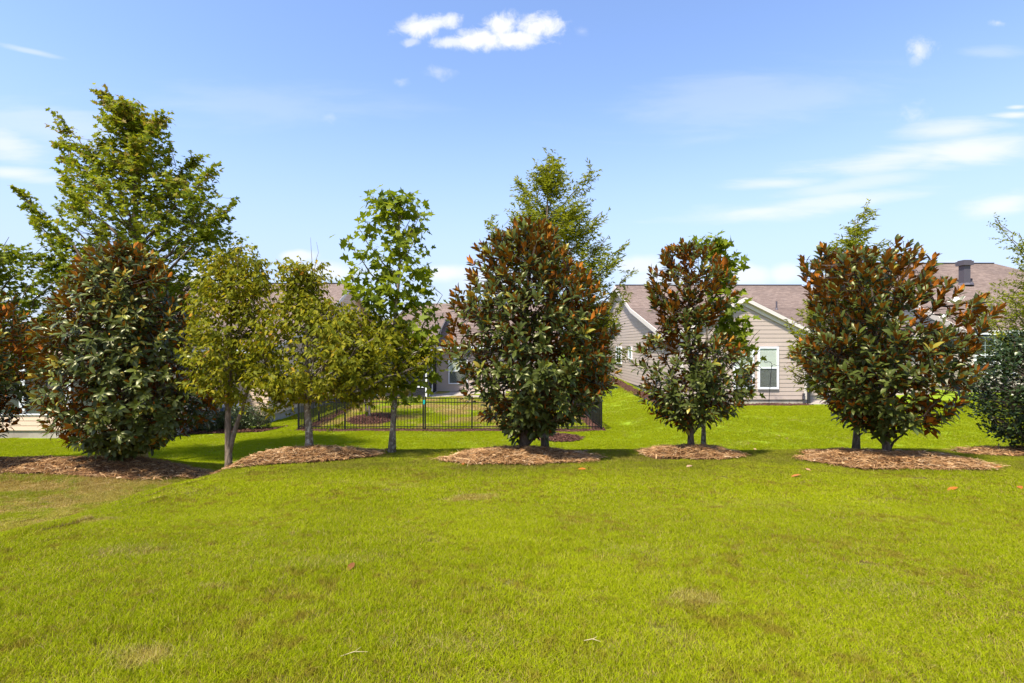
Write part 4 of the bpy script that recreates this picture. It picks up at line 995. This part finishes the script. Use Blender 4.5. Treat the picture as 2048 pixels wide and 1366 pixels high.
def broadleaf(label, Y, base_uv, rows, n_tip, spray, kind, leafm, leaf, trunk_r, top_uv, fingers=(), finger_n=22, barkm='bark', group='young trees along the ridge', limbs=30, gaps=.0, freq=1.6, shell=.6, depth=.9,
              droop=.4, tint=(2, 2.2), singles=0, name='tree', wid=1.0, spacing=.045, twig=.30, limb_rise=.9, zmin=.8, twig_r=.0028, base_z=None, flat=.6, updir=.35, thick=None, extra_trunk=None, finger_w=.28, toptint=0.0, limb_r=.3):
    S = silhouette(rows, Y); bx = (base_uv[0] - 1024) * Y / F; bz = gh(bx, Y) if base_z is None else base_z
    base = np.array([bx, Y, bz]); root = empty(name, base, label, 'tree', group)
    tips = sample_crown(S, Y, n_tip, depth, shell, gaps, freq, bx * 1.3, .08, thick)
    top = P(*top_uv, Y); fends = []; ft = []
    for (u, v, dy) in fingers:
        e = P(u, v, Y); e[1] += dy; fends.append(e)
        q = np.array([top[0] * .5 + bx * .5, Y, max(e[2] - .9 * abs(e[0] - bx) - .5, bz + 1.0)])
        c = q * .4 + e * .6 + np.array([0, 0, -.12 * np.linalg.norm(e - q)])
        for k in range(finger_n):
            t = rng.uniform(.30, 1.0); p = (1 - t) ** 2 * q + 2 * t * (1 - t) * c + t * t * e
            ft.append(p + rng.normal(0, 1, 3) * (finger_w * (1.04 - t) + .02) * np.array([1, 1, .8]))
    if ft: tips = np.concatenate([tips, np.array(ft)])
    starts = wood_to(root, barkm, S, base, top, tips, trunk_r, limbs, extra=fends, limb_rise=limb_rise, zmin=zmin, twig_r=twig_r, limb_r=limb_r)
    if extra_trunk:
        b = Buf(); pts = np.array([P(u, v, Y) + np.array([0, dy, 0]) for u, v, dy in extra_trunk]); b.tube(pts, np.linspace(trunk_r * .78, .012, len(pts)), 9); b.build('second_trunk', M[barkm], root, smooth=True)
    A, Nn, Po, Sz, Ti = [], [], [], [], []
    zlo, zhi = S[0, 0], S[-1, 0]
    cx = np.interp(tips[:, 2], S[:, 0], (S[:, 1] + S[:, 2]) / 2)
    for i in range(len(tips)):
        p = tips[i]; td = p - starts[i]; l = np.linalg.norm(td) + 1e-6
        out = np.array([p[0] - cx[i], p[1] - Y, 0]); out /= np.linalg.norm(out) + .1
        d = td / l * .6 + out * .45 + np.array([0, 0, updir]) + rng.normal(0, .3, 3); d /= np.linalg.norm(d)
        n = max(2, int(spray * rng.uniform(.7, 1.3))); t = np.linspace(-.55, .45, n) * twig
        pos = p + t[:, None] * d + rng.normal(0, .012, (n, 3))
        sd = np.cross(d, [0, 0, 1.0]); sd /= np.linalg.norm(sd) + 1e-6
        sg = np.where(np.arange(n) % 2 == 0, 1, -1)[:, None]
        ax = d * .55 + sd * sg * rng.uniform(.4, 1, (n, 1)) + rng.normal(0, .3, (n, 3)); ax[:, 2] -= droop * rng.uniform(.4, 1.4, n)
        nm = np.array([0, 0, flat]) + rng.normal(0, .55, (n, 3)) + out * .35
        A.append(ax); Nn.append(nm); Po.append(pos); Sz.append(leaf * rng.uniform(.65, 1.2, n))
        tt = rng.beta(*tint, n) + toptint * ((p[2] - zlo) / (zhi - zlo)) ** 2 + .22 * (vnoise(p[0] * 1.7, p[1] * 1.7, p[2] * 1.7) - .5); Ti.append(tt)
    put_leaves(root, kind, leafm, np.concatenate(Po), np.concatenate(A), np.concatenate(Nn), np.concatenate(Sz), np.concatenate(Ti), wid, singles)
    return root

# magnolias
magnolia('widest darkest magnolia with few rusty leaves, beside the big maple', 10.3, (255, 910),
         [(482, 212, 262), (500, 190, 298), (530, 165, 330), (560, 150, 350), (600, 132, 370), (650, 108, 394), (700, 96, 408), (750, 94, 420), (790, 104, 432), (850, 125, 412), (880, 155, 350), (906, 210, 295)],
         1150, .075, rust=-.75, yellow=.06, droop=.55, gaps=.12)
magnolia('tallest magnolia with rust tipped crown in front of the black fence', 9.7, (1048, 890),
         [(446, 1010, 1100), (470, 985, 1122), (498, 940, 1142), (540, 930, 1180), (570, 912, 1200), (600, 896, 1215), (650, 882, 1236), (700, 880, 1246), (750, 890, 1242), (800, 928, 1222), (840, 965, 1150), (866, 1010, 1105)],
         1000, .085, rust=.25, yellow=.05, gaps=.16)
magnolia('slim waisted magnolia with rusty leaves in front of the gabled wing', 9.9, (1383, 886),
         [(490, 1335, 1420), (510, 1312, 1450), (540, 1290, 1474), (590, 1288, 1474), (620, 1302, 1450), (650, 1304, 1424), (690, 1270, 1488), (735, 1264, 1512), (780, 1280, 1508), (810, 1266, 1484), (835, 1305, 1440), (852, 1350, 1410)],
         500, .06, rust=.55, yellow=.02, leaf=.16, limbs=30, gaps=.33)
rt, rtips = magnolia('rust topped magnolia bearing one white flower', 9.0, (1777, 905),
         [(494, 1640, 1838), (510, 1610, 1850), (540, 1600, 1850), (590, 1628, 1900), (620, 1630, 1955), (660, 1622, 1950), (700, 1592, 1925), (740, 1598, 1932), (780, 1645, 1912), (812, 1652, 1912), (838, 1675, 1895), (858, 1720, 1850)],
         700, .062, rust=.85, yellow=.03, leaf=.178, limbs=34, gaps=.30, clear=(P(1914, 606, 7.9), .34))
magnolia('magnolia cut off by the picture edge beside the sunroom windows', 10.0, (-80, 900),
         [(585, -140, 15), (620, -200, 35), (700, -240, 62), (760, -250, 88), (795, -240, 40), (840, -220, 15), (872, -150, -10)], 520, .07, rust=0.0, singles=120)
# white flower
def flower(u, v, y, s, open_):
    c = P(u, v, y); n = 8
    pb = Buf(); V = [(0, 0, 0), (-.22, .4, .12), (0, .45, .05), (.22, .4, .12), (-.14, .85, .10), (0, 1, .02), (.14, .85, .10)]
    pb.add(V, [(0, 3, 2), (0, 2, 1), (1, 2, 5, 4), (2, 3, 6, 5)]); pm = pb.mesh('petal', M['petal'], smooth=True, fix=False)
    cb = Buf(); cb.tube([c - (0, 0, .06), c, c + (0, 0, .05)], [.012, .022, .008], 7); f = cb.build('flower', M['stamen'], rt)
    f['label'] = 'large white open magnolia flower'
    for k in range(n):
        o = link('petal', pm, f); a = k * 2.39996; el = (.25 if k > 3 else .75) * open_ + .1
        y_ = Vector((math.cos(a) * math.cos(el), math.sin(a) * math.cos(el), math.sin(el))); x_ = y_.cross(Vector((0, 0, 1))).normalized(); z_ = x_.cross(y_)
        loc = c - ORIG[rt.name]
        o.matrix_local = Matrix([(x_[i] * s, y_[i] * s, z_[i] * s, float(loc[i])) for i in range(3)] + [(0, 0, 0, 1)])
flower(1914, 610, 7.9, .19, .9)
flower(1888, 640, 7.95, .10, 1.3)

# big maple
broadleaf('tall spreading green maple with ragged upright branches behind the darkest magnolia', 13.5, (280, 960),
          [(225, 215, 255), (270, 200, 320), (330, 175, 345), (360, 165, 410), (400, 150, 440), (450, 135, 450), (500, 150, 462), (560, 165, 450), (620, 180, 430), (690, 200, 415)],
          1150, 11, 'lobed', 'maple_leaf', .118, .14, (262, 260), [(205, 182, 0), (243, 198, .3), (264, 215, -.4), (300, 242, .2), (345, 240, -.3), (100, 268, .2), (148, 250, -.5), (95, 330, .4), (50, 383, -.2), (46, 432, .3),
          (110, 430, -.6), (388, 305, .2), (445, 336, -.3), (456, 388, .4), (462, 432, -.5), (480, 482, 0), (356, 312, .8), (130, 520, -.4), (150, 490, .4), (320, 300, -.8), (230, 270, .9)],
          38, limbs=40, gaps=.36, depth=.85, droop=.35, zmin=1.8, shell=.5, twig=.4, group='trees behind the magnolias', name='maple_tree', barkm='bark', toptint=.25, finger_w=.34, twig_r=.005)
# left-edge maple
broadleaf('smaller green maple at the picture edge in front of the tan roof', 12.6, (-90, 960),
          [(490, -80, 40), (520, -140, 95), (560, -170, 125), (600, -180, 120), (650, -190, 85), (700, -190, 75), (760, -160, 60)],
          620, 11, 'lobed', 'maple_leaf', .115, .10, (-70, 500), [(18, 474, 0), (75, 486, .2), (50, 500, -.4), (135, 535, 0), (110, 560, -.5), (90, 620, .2), (85, 700, -.3)], 16, limbs=22, gaps=.28, depth=.9, zmin=1.4, group='trees behind the magnolias', name='maple_tree')
# yellowing pair
broadleaf('yellowing tree with forked bare trunk beside the darkest magnolia', 9.7, (457, 918),
          [(495, 422, 500), (515, 402, 528), (550, 394, 548), (600, 385, 560), (660, 368, 562), (720, 362, 558), (770, 380, 535), (800, 415, 505)],
          640, 11, 'ovate', 'yellow_leaf', .112, .07, (462, 540), [(485, 488, 0), (510, 520, .2), (535, 545, -.2), (415, 510, .2), (380, 690, -.2)], 12, limbs=24, depth=.9, droop=1.0, zmin=1.0, gaps=.32, twig=.36, name='yellowing_tree', group='yellowing trees',
          extra_trunk=[(457, 912, 0), (462, 888, 0), (471, 855, .01), (484, 812, .04), (494, 770, .08), (510, 700, .1), (522, 630, .12)], toptint=.05, tint=(1.9, 2.6))
broadleaf('yellowing tree with single lichen spotted trunk and wide low crown', 9.6, (619, 912),
          [(528, 560, 640), (560, 552, 648), (600, 545, 660), (625, 540, 760), (655, 515, 850), (690, 492, 868), (725, 490, 860), (760, 490, 790), (785, 525, 700), (800, 560, 660)],
          1000, 11, 'ovate', 'yellow_leaf', .112, .075, (610, 560), [(560, 525, 0), (640, 522, .1), (600, 530, -.2), (510, 800, -.3)] + [(760, 640, 0), (820, 648, .2), (872, 690, -.1), (840, 722, .3), (862, 712, -.3), (800, 752, .1), (790, 640, -.3), (740, 618, .2), (845, 670, .1), (500, 740, -.2)] * 2, 13, barkm='bark_lichen', limbs=34, depth=.8, droop=1.0, zmin=1.05, gaps=.26, limb_r=.17, limb_rise=.75, twig=.36, name='yellowing_tree', group='yellowing trees', toptint=.05, tint=(1.9, 2.6))
b = Buf()
rt2 = bpy.data.objects['yellowing_tree.001']
b.tube([P(628, 600, 9.6), P(625, 540, 9.6), P(621, 475, 9.6)], [.008, .006, .002], 4, False); b.tube([P(626, 560, 9.6), P(632, 520, 9.6), P(637, 505, 9.6), P(633, 484, 9.6)], [.006, .005, .003, .002], 4, False); b.build('bare_twigs', M['bark'], rt2, fix=False)
# tulip tree
broadleaf('slender open tulip tree with large bright green leaves and straight pale spotted trunk', 9.9, (783, 909),
          [(385, 750, 830), (420, 738, 848), (460, 715, 858), (500, 708, 862), (540, 705, 872), (580, 700, 880), (620, 722, 882), (660, 740, 884), (700, 765, 884), (740, 795, 868)],
          260, 5, 'lobed', 'tulip_leaf', .165, .062, (800, 400), [(760, 392, 0), (822, 380, .1), (852, 435, -.1), (715, 455, .1), (700, 480, -.2), (695, 545, .2), (885, 590, 0), (880, 660, .1), (870, 735, -.3), (876, 700, -.2), (845, 748, -.1), (805, 758, -.2), (740, 385, .2)], 7, barkm='bark_lichen', limbs=26, depth=.85, shell=.6, droop=.55, zmin=1.6, twig=.36, name='tulip_tree', singles=300, limb_rise=1.3, limb_r=.2)
# willow oaks
broadleaf('willow oak with fine narrow leaves rising behind the tallest magnolia', 10.5, (1090, 890),
          [(355, 1080, 1120), (375, 1055, 1140), (400, 1030, 1165), (440, 1010, 1190), (480, 1010, 1210), (520, 1025, 1232), (560, 1050, 1240), (620, 1090, 1240), (680, 1110, 1232), (740, 1120, 1236), (790, 1140, 1200)],
          1000, 24, 'lance', 'oak_leaf', .105, .07, (1095, 330), [(1105, 314, 0), (1040, 362, .1), (1112, 325, .1), (1180, 345, -.2), (1170, 400, .1), (978, 440, .1), (1000, 465, -.2), (1245, 490, 0), (1262, 540, .1), (1200, 430, -.3), (1220, 470, .2), (1245, 600, -.2), (1240, 650, .3), (1250, 700, 0), (1085, 330, -.1)],
          24, limbs=34, depth=.85, droop=.3, zmin=1.2, gaps=.40, twig=.4, wid=1.5, name='willow_oak', group='willow oaks', barkm='bark', finger_w=.2, twig_r=.002, flat=.3, updir=.5)
broadleaf('willow oak half hidden behind the rust topped magnolia', 10.4, (1712, 890),
          [(480, 1680, 1728), (520, 1660, 1740), (580, 1630, 1780), (620, 1600, 1790), (660, 1582, 1800), (700, 1590, 1800), (740, 1592, 1800), (785, 1610, 1780)],
          820, 24, 'lance', 'oak_leaf', .105, .06, (1710, 440), [(1738, 412, 0), (1725, 440, .1), (1690, 460, -.1), (1668, 488, 0), (1766, 480, 0), (1578, 650, 0), (1585, 735, .2), (1575, 700, -.2)], 14, limbs=26, depth=.9, droop=.3, zmin=1.0, gaps=.2, twig=.4, wid=1.5, name='willow_oak', group='willow oaks', finger_w=.14, twig_r=.002, flat=.3)
broadleaf('small leaved green tree leaning in over the holly at the picture edge', 11.4, (2125, 900),
          [(500, 2060, 2160), (560, 2020, 2230), (600, 1975, 2240), (640, 1985, 2240), (680, 2005, 2230), (720, 2020, 2200)],
          800, 26, 'round', 'oak_leaf', .055, .06, (2110, 480), [(1990, 440, 0), (2010, 430, .2), (2020, 470, -.2), (1945, 598, 0), (1960, 620, .3), (1990, 590, -.3), (2000, 690, 0)], 16, limbs=22, depth=.9, droop=.3, zmin=1.2, gaps=.2, twig=.4, name='crape_myrtle', finger_w=.12, twig_r=.003)
# sycamore behind the slim magnolia
broadleaf('large leaved sycamore sapling showing behind the slim waisted magnolia', 10.9, (1406, 885),
          [(474, 1398, 1432), (490, 1400, 1462), (520, 1405, 1472), (560, 1405, 1474), (600, 1405, 1482), (640, 1410, 1505), (670, 1425, 1512), (700, 1430, 1500)],
          90, 5, 'lobed', 'tulip_leaf', .19, .05, (1420, 490), [(1432, 474, 0), (1408, 472, .1), (1470, 500, -.1), (1475, 560, 0), (1484, 600, .2), (1520, 660, 0), (1510, 700, -.2), (1465, 640, .2)], 6, barkm='bark_lichen', limbs=14, depth=.8, zmin=1.2, twig=.36, name='sycamore_tree', singles=200, limb_r=.2)
# multi-stemmed yard tree
broadleaf('small multi stemmed dark green tree in the mulch circle inside the fence', 22.0, (738, 836),
          [(680, 715, 780), (700, 700, 805), (730, 692, 820), (765, 695, 815), (790, 712, 785)], 420, 11, 'ovate', 'dark_leaf', .10, .055, (742, 700), (), 0, barkm='bark_pale', limbs=20, depth=.9, zmin=1.0, gaps=.2, name='crape_myrtle', group='yard trees', twig=.35,
          extra_trunk=[(737, 834, -.1), (733, 810, -.12), (728, 780, -.15), (724, 750, -.1)])
# holly at the right edge
def shrub(label, Y, rows, n, leafm, leaf, name, cat, group=None, kind='round', stem=.03, base_u=None, depth=.9, per=11, shell=.4, singles=0):
    S = silhouette(rows, Y); u0 = base_u if base_u is not None else (rows[-1][1] + rows[-1][2]) / 2
    bx = (u0 - 1024) * Y / F; base = np.array([bx, Y, gh(bx, Y)]); root = empty(name, base, label, cat, group)
    tips = sample_crown(S, Y, n, depth, shell, 0, 1.5, bx, .03)
    wood_to(root, 'bark', S, base, ((S[-1, 1] + S[-1, 2]) / 2, Y, S[-1, 0] - .1), tips, stem, 14, zmin=.06, twig_r=.004)
    m = len(tips) * per; i = np.repeat(np.arange(len(tips)), per); cx = np.interp(tips[:, 2], S[:, 0], (S[:, 1] + S[:, 2]) / 2)
    o = np.stack([tips[:, 0] - cx, tips[:, 1] - Y, np.full(len(tips), .25)], 1); o /= np.linalg.norm(o, axis=1)[:, None] + .05
    pos = tips[i] + rng.normal(0, leaf * .7, (m, 3)); ax = o[i] * .7 + rng.normal(0, .6, (m, 3)); nm = np.array([0, 0, .7]) + o[i] * .6 + rng.normal(0, .5, (m, 3))
    put_leaves(root, kind, leafm, pos, ax, nm, leaf * rng.uniform(.7, 1.25, m), rng.beta(2, 2.5, m), 1.0, singles)
shrub('round dark glossy holly at the picture edge beside the cream house windows', 10.0,
      [(665, 2030, 2110), (690, 2000, 2150), (720, 1985, 2180), (750, 1955, 2200), (800, 1952, 2210), (840, 1972, 2200), (870, 1992, 2180), (893, 2035, 2120)], 1150, 'holly_leaf', .078, 'holly_tree', 'shrub', stem=.05, base_u=2075)
for k, (a, bb, t, lab) in enumerate(((392, 452, 822, 'clipped hedge shrub close against the darkest magnolia'), (440, 500, 815, 'clipped hedge shrub behind the forked trunk'), (484, 547, 812, 'clipped hedge shrub at the open end of its row by the tan wall'))):
    shrub(lab, 20.4 + .25 * k, [(t, a + 14, bb - 14), (t + 8, a + 3, bb - 4), (t + 24, a, bb), (t + 40, a + 5, bb - 6), (t + 49, a + 16, bb - 16)], 420, 'hedge_leaf', .06, 'hedge_shrub', 'shrub', 'clipped shrubs by the tan house', per=9, depth=1.0)
shrub('low dark shrub beside the porch steps inside the yard', 28.6, [(783, 722, 745), (788, 712, 756), (796, 714, 754)], 90, 'dark_leaf', .08, 'low_shrub', 'shrub')
shrub('small shrub in the mulch oval outside the fence corner', 17.7, [(858, 1092, 1104), (864, 1088, 1112), (872, 1090, 1110)], 60, 'dark_leaf', .05, 'low_shrub', 'shrub')
# ornamental grass clump by the porch
def reeds():
    c = np.array([(808 - 1024) * 28.7 / F, 28.7, 0]); c[2] = gh(c[0], c[1]); root = empty('ornamental_grass', c, 'tawny ornamental grass clump in front of the screened porch', 'plant'); n = 700
    th = rng.random(n) * 6.28; sp = rng.beta(1.2, 1.4, n) * .75; h = rng.uniform(.5, .95, n) * (1 - .35 * sp); d = np.stack([np.cos(th), np.sin(th), np.zeros(n)], 1); s = np.stack([-np.sin(th), np.cos(th), np.zeros(n)], 1) * .012
    z = np.array([0, 0, 1.0]); p0 = d * .12 * rng.random((n, 1)); p1 = p0 + d * (sp * .35)[:, None] + z * (h * .7)[:, None]; p2 = p0 + d * sp[:, None] + z * (h * .88)[:, None]
    V = np.stack([p0 - s, p0 + s, p1 + s, p1 - s, p2], 1).reshape(-1, 3); o = (np.arange(n) * 5)[:, None]
    T = np.concatenate([o + np.array([[0, 1, 2]]), o + np.array([[0, 2, 3]]), o + np.array([[3, 2, 4]])]); tag(link('blades', tri_mesh('blades', V, T, M['reed'], np.repeat(rng.random(n), 5)), root), kind='stuff')
reeds()

# far wooded belt beyond the houses: reads as one mass
def far_belt():
    n = 26000; th = rng.uniform(-1.35, 1.35, n); R = rng.uniform(72, 92, n); x = np.sin(th) * R; y = np.cos(th) * R + 14
    hmax = 3.6 + 2.2 * vnoise(th * 14, 3.3) + 1.2 * vnoise(th * 40, 1.3); z = -2.2 + hmax * rng.random(n) ** .7
    pos = np.stack([x, y, z], 1); V, T, k = leaf_soup('round', pos, rng.normal(0, 1, (n, 3)), rng.normal(0, 1, (n, 3)), rng.uniform(.35, .8, n), 1.4)
    o = link('woodland', tri_mesh('woodland', V, T, M['far_leaf'], np.repeat(rng.random(n), k))); tag(o, 'distant belt of green woodland beyond the houses', 'woodland', None, 'stuff')
far_belt()

# ---------------------------------------------------------------- grass
def blade_patch(name, size, n, hlo, hhi, wlo, whi):
    n = int(n * 1.8); xy = (rng.random((n, 2)) - .5) * size * 1.5; th = rng.random(n) * 6.28; h = rng.uniform(hlo, hhi, n); lean = rng.uniform(.1, 1.1, n) * h; w = rng.uniform(wlo, whi, n)
    d = np.stack([np.cos(th), np.sin(th), np.zeros(n)], 1); ph = rng.random(n) * 6.28; s = np.stack([np.cos(ph), np.sin(ph), np.zeros(n)], 1) * (w / 2)[:, None]; z = np.array([0, 0, 1.0])
    p0 = np.concatenate([xy, np.full((n, 1), -.006)], 1); p1 = p0 + d * (lean * .3)[:, None] + z * (h * .6)[:, None]; p2 = p0 + d * lean[:, None] + z * (h * .95)[:, None]
    V = np.stack([p0 - s, p0 + s, p1 + s * .8, p1 - s * .8, p2], 1).reshape(-1, 3); o = (np.arange(n) * 5)[:, None]
    T = np.concatenate([o + np.array([[0, 1, 2]]), o + np.array([[0, 2, 3]]), o + np.array([[3, 2, 4]])])
    t = np.clip(rng.beta(1.8, 2.2, n), 0, .84); dry = rng.random(n) < .13; t = np.where(dry, rng.uniform(.88, 1, n), t)
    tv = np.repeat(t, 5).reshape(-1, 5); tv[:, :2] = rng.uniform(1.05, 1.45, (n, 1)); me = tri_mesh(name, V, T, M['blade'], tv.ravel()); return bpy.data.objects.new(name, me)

def lawn_points(y0, y1, cell):
    ys = np.arange(y0, y1, cell); pts = []
    for y in ys:
        xs = np.arange(-1.12 * y - 2.2, 1.12 * y + 2.2, cell); pts.append(np.stack([xs, np.full_like(xs, y)], 1))
    p = np.concatenate(pts) + (rng.random((sum(map(len, pts)), 2)) - .5) * cell * .6
    keep = np.ones(len(p), bool)
    for cx, cy, rx, ry, rot in BEDS:
        c, s = math.cos(math.radians(rot)), math.sin(math.radians(rot)); dx, dy = p[:, 0] - cx, p[:, 1] - cy
        keep &= ((c * dx + s * dy) / (rx * .97)) ** 2 + ((-s * dx + c * dy) / (ry * .97)) ** 2 > 1
    x, y = p[:, 0], p[:, 1]
    keep &= ~((x > 7.3) & (y > 21.3)) & ~((x < -10.6) & (y > 19.8)) & ~((x < -12.4) & (y > 18.5)) & ~((x > -5.1) & (x < -.3) & (y > 29.5)) & ~((x > -8.2) & (x < -4.8) & (y > 29.5))
    # thin the hidden back slope
    return p[keep]

def grass(name, label, zones):
    """instances of blade patches on terrain points; one uncountable object"""
    P0, NR, SCL, IDX = [], [], [], []
    protos = []
    for (y0, y1, cell, specs) in zones:
        p = lawn_points(y0, y1, cell); e = .12
        z = ground_h(p[:, 0], p[:, 1]); gxx = (ground_h(p[:, 0] + e, p[:, 1]) - ground_h(p[:, 0] - e, p[:, 1])) / (2 * e); gyy = (ground_h(p[:, 0], p[:, 1] + e) - ground_h(p[:, 0], p[:, 1] - e)) / (2 * e)
        P0.append(np.column_stack([p, z + .006])); NR.append(np.column_stack([-gxx, -gyy, np.ones(len(p))]))
        nn = vnoise(p[:, 0] * 1.3, p[:, 1] * 1.3) * .5 + vnoise(p[:, 0] * 4, p[:, 1] * 4) * .5
        SCL.append(.45 + 1.05 * nn ** 1.3); IDX.append(rng.integers(0, len(specs), len(p)) + len(protos))
        protos += [blade_patch('grass_patch', *sp) for sp in specs]
    P0 = np.concatenate(P0); NR = np.concatenate(NR); SCL = np.concatenate(SCL); IDX = np.concatenate(IDX)
    me = bpy.data.meshes.new(name); me.vertices.add(len(P0)); me.vertices.foreach_set('co', P0.astype(np.float32).ravel())
    me.attributes.new('nrm', 'FLOAT_VECTOR', 'POINT').data.foreach_set('vector', NR.astype(np.float32).ravel())
    me.attributes.new('hgt', 'FLOAT', 'POINT').data.foreach_set('value', SCL.astype(np.float32))
    me.attributes.new('pick', 'INT', 'POINT').data.foreach_set('value', IDX.astype(np.int32))
    me.attributes.new('spin', 'FLOAT', 'POINT').data.foreach_set('value', (rng.random(len(P0)) * 6.283).astype(np.float32))
    o = link(name, me); tag(o, label, 'grass', None, 'stuff')
    ng = bpy.data.node_groups.new('grass_instances', 'GeometryNodeTree'); ng.interface.new_socket('Geometry', in_out='INPUT', socket_type='NodeSocketGeometry'); ng.interface.new_socket('Geometry', in_out='OUTPUT', socket_type='NodeSocketGeometry')
    w = N(ng); gi = w.new('NodeGroupInput'); go = w.new('NodeGroupOutput')
    join = w.new('GeometryNodeJoinGeometry')
    def attr(nm, ty): n = w.new('GeometryNodeInputNamedAttribute', {'Name': nm}, data_type=ty); return n.outputs['Attribute']
    infos = []
    for q in protos:
        oi = w.new('GeometryNodeObjectInfo', {'Object': q, 'As Instance': True}); infos.append(oi)
    for oi in reversed(infos): ng.links.new(oi.outputs['Geometry'], join.inputs[0])
    al = w.new('FunctionNodeAlignRotationToVector', {'Vector': attr('nrm', 'FLOAT_VECTOR')}, axis='Z')
    cz = w.new('ShaderNodeCombineXYZ', {2: attr('spin', 'FLOAT')}); er = w.new('FunctionNodeEulerToRotation', {0: cz})
    rr = w.new('FunctionNodeRotateRotation', {0: al.outputs[0], 1: er.outputs[0]}, rotation_space='LOCAL')
    sc = w.new('ShaderNodeCombineXYZ', {0: 1.0, 1: 1.0, 2: attr('hgt', 'FLOAT')})
    ip = w.new('GeometryNodeInstanceOnPoints', {'Points': gi.outputs[0], 'Instance': join.outputs[0], 'Pick Instance': True, 'Instance Index': attr('pick', 'INT'), 'Rotation': rr.outputs[0], 'Scale': sc.outputs[0]})
    ng.links.new(ip.outputs[0], go.inputs[0])
    md = o.modifiers.new('instances', 'NODES'); md.node_group = ng
    return o
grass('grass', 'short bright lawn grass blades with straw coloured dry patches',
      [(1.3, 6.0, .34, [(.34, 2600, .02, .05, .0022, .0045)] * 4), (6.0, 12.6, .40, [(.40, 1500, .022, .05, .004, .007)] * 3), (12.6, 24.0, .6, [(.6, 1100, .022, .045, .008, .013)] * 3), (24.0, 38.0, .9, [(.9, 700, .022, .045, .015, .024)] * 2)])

# ---------------------------------------------------------------- leaves and straws lying on the lawn
def fallen(u, v, size, t, label, rot):
    x, y = hit(u, v); z = gh(x, y); V, T = TM['magnolia']; V = V * np.array([1.1, 1, 1]) * size
    me = tri_mesh('fallen_leaf', V - np.array([0, size / 2, 0]), T, M['fallen'], np.full(len(V), t), smooth=True)
    o = link('fallen_leaf', me, None, (x, y, z + .035)); o.rotation_euler = (random.uniform(-.3, .3), random.uniform(-.4, .4), rot); tag(o, label, 'leaf', 'fallen leaves on the lawn')
for a in ((1163, 943, .15, .5, 'orange fallen leaf on the grass just below the middle pine straw mound', 1.2), (926, 932, .12, .45, 'small orange fallen leaf near the tip of the middle mound', .3),
          (1379, 937, .16, .95, 'pale dry fallen leaf on the grass below the slim magnolia', 2.2), (1591, 957, .17, .55, 'bright orange fallen leaf lying alone in open grass between two magnolias', 1.5),
          (1905, 984, .17, .5, 'orange fallen leaf nearest the camera below the largest mound', 1.7), (1995, 939, .13, .4, 'rusty fallen leaf on the grass beyond the largest mound', .8),
          (2040, 980, .13, .5, 'orange fallen leaf at the picture edge', 2.6), (702, 1143, .10, .08, 'curled brown fallen leaf in the open foreground lawn', 3.0),
          (1158, 906, .13, .55, 'orange fallen leaf at the rim of the middle mound', .9), (1172, 905, .15, .1, 'dark red fallen leaf at the rim of the middle mound', 2.0), (1510, 901, .12, .9, 'pale fallen leaf on the grass behind the slim magnolia mound', .2),
          (1616, 944, .11, .8, 'pale fallen leaf close to the near rim of the largest mound', .2), (380, 962, .12, .2, 'brown fallen leaf on the dry grass of the hollow', 1.2)):
    fallen(*a)
def straw(u, v, L, rot, label):
    x, y = hit(u, v); z = gh(x, y); base = np.array([x, y, z]); d = np.array([math.cos(rot), math.sin(rot), 0]); b = Buf()
    b.tube([base - d * L / 2 + (0, 0, .028), base + (0, 0, .042), base + d * L / 2 + (0, 0, .032)], [.0018, .0024, .0014], 5); b.tube([base + (0, 0, .04), base + d * L * .25 + np.array([-d[1], d[0], 0]) * L * .18 + (0, 0, .048)], [.0016, .001], 4)
    b.thing('dry_straw', M['straw'], base, label, 'straw', 'dry straws on the lawn')
for a in ((708, 1322, .13, .25, 'long pale straw lowest in the lawn'),
          (1185, 1295, .09, -.2, 'pale straw in the near lawn below the middle magnolia')):
    straw(*a)
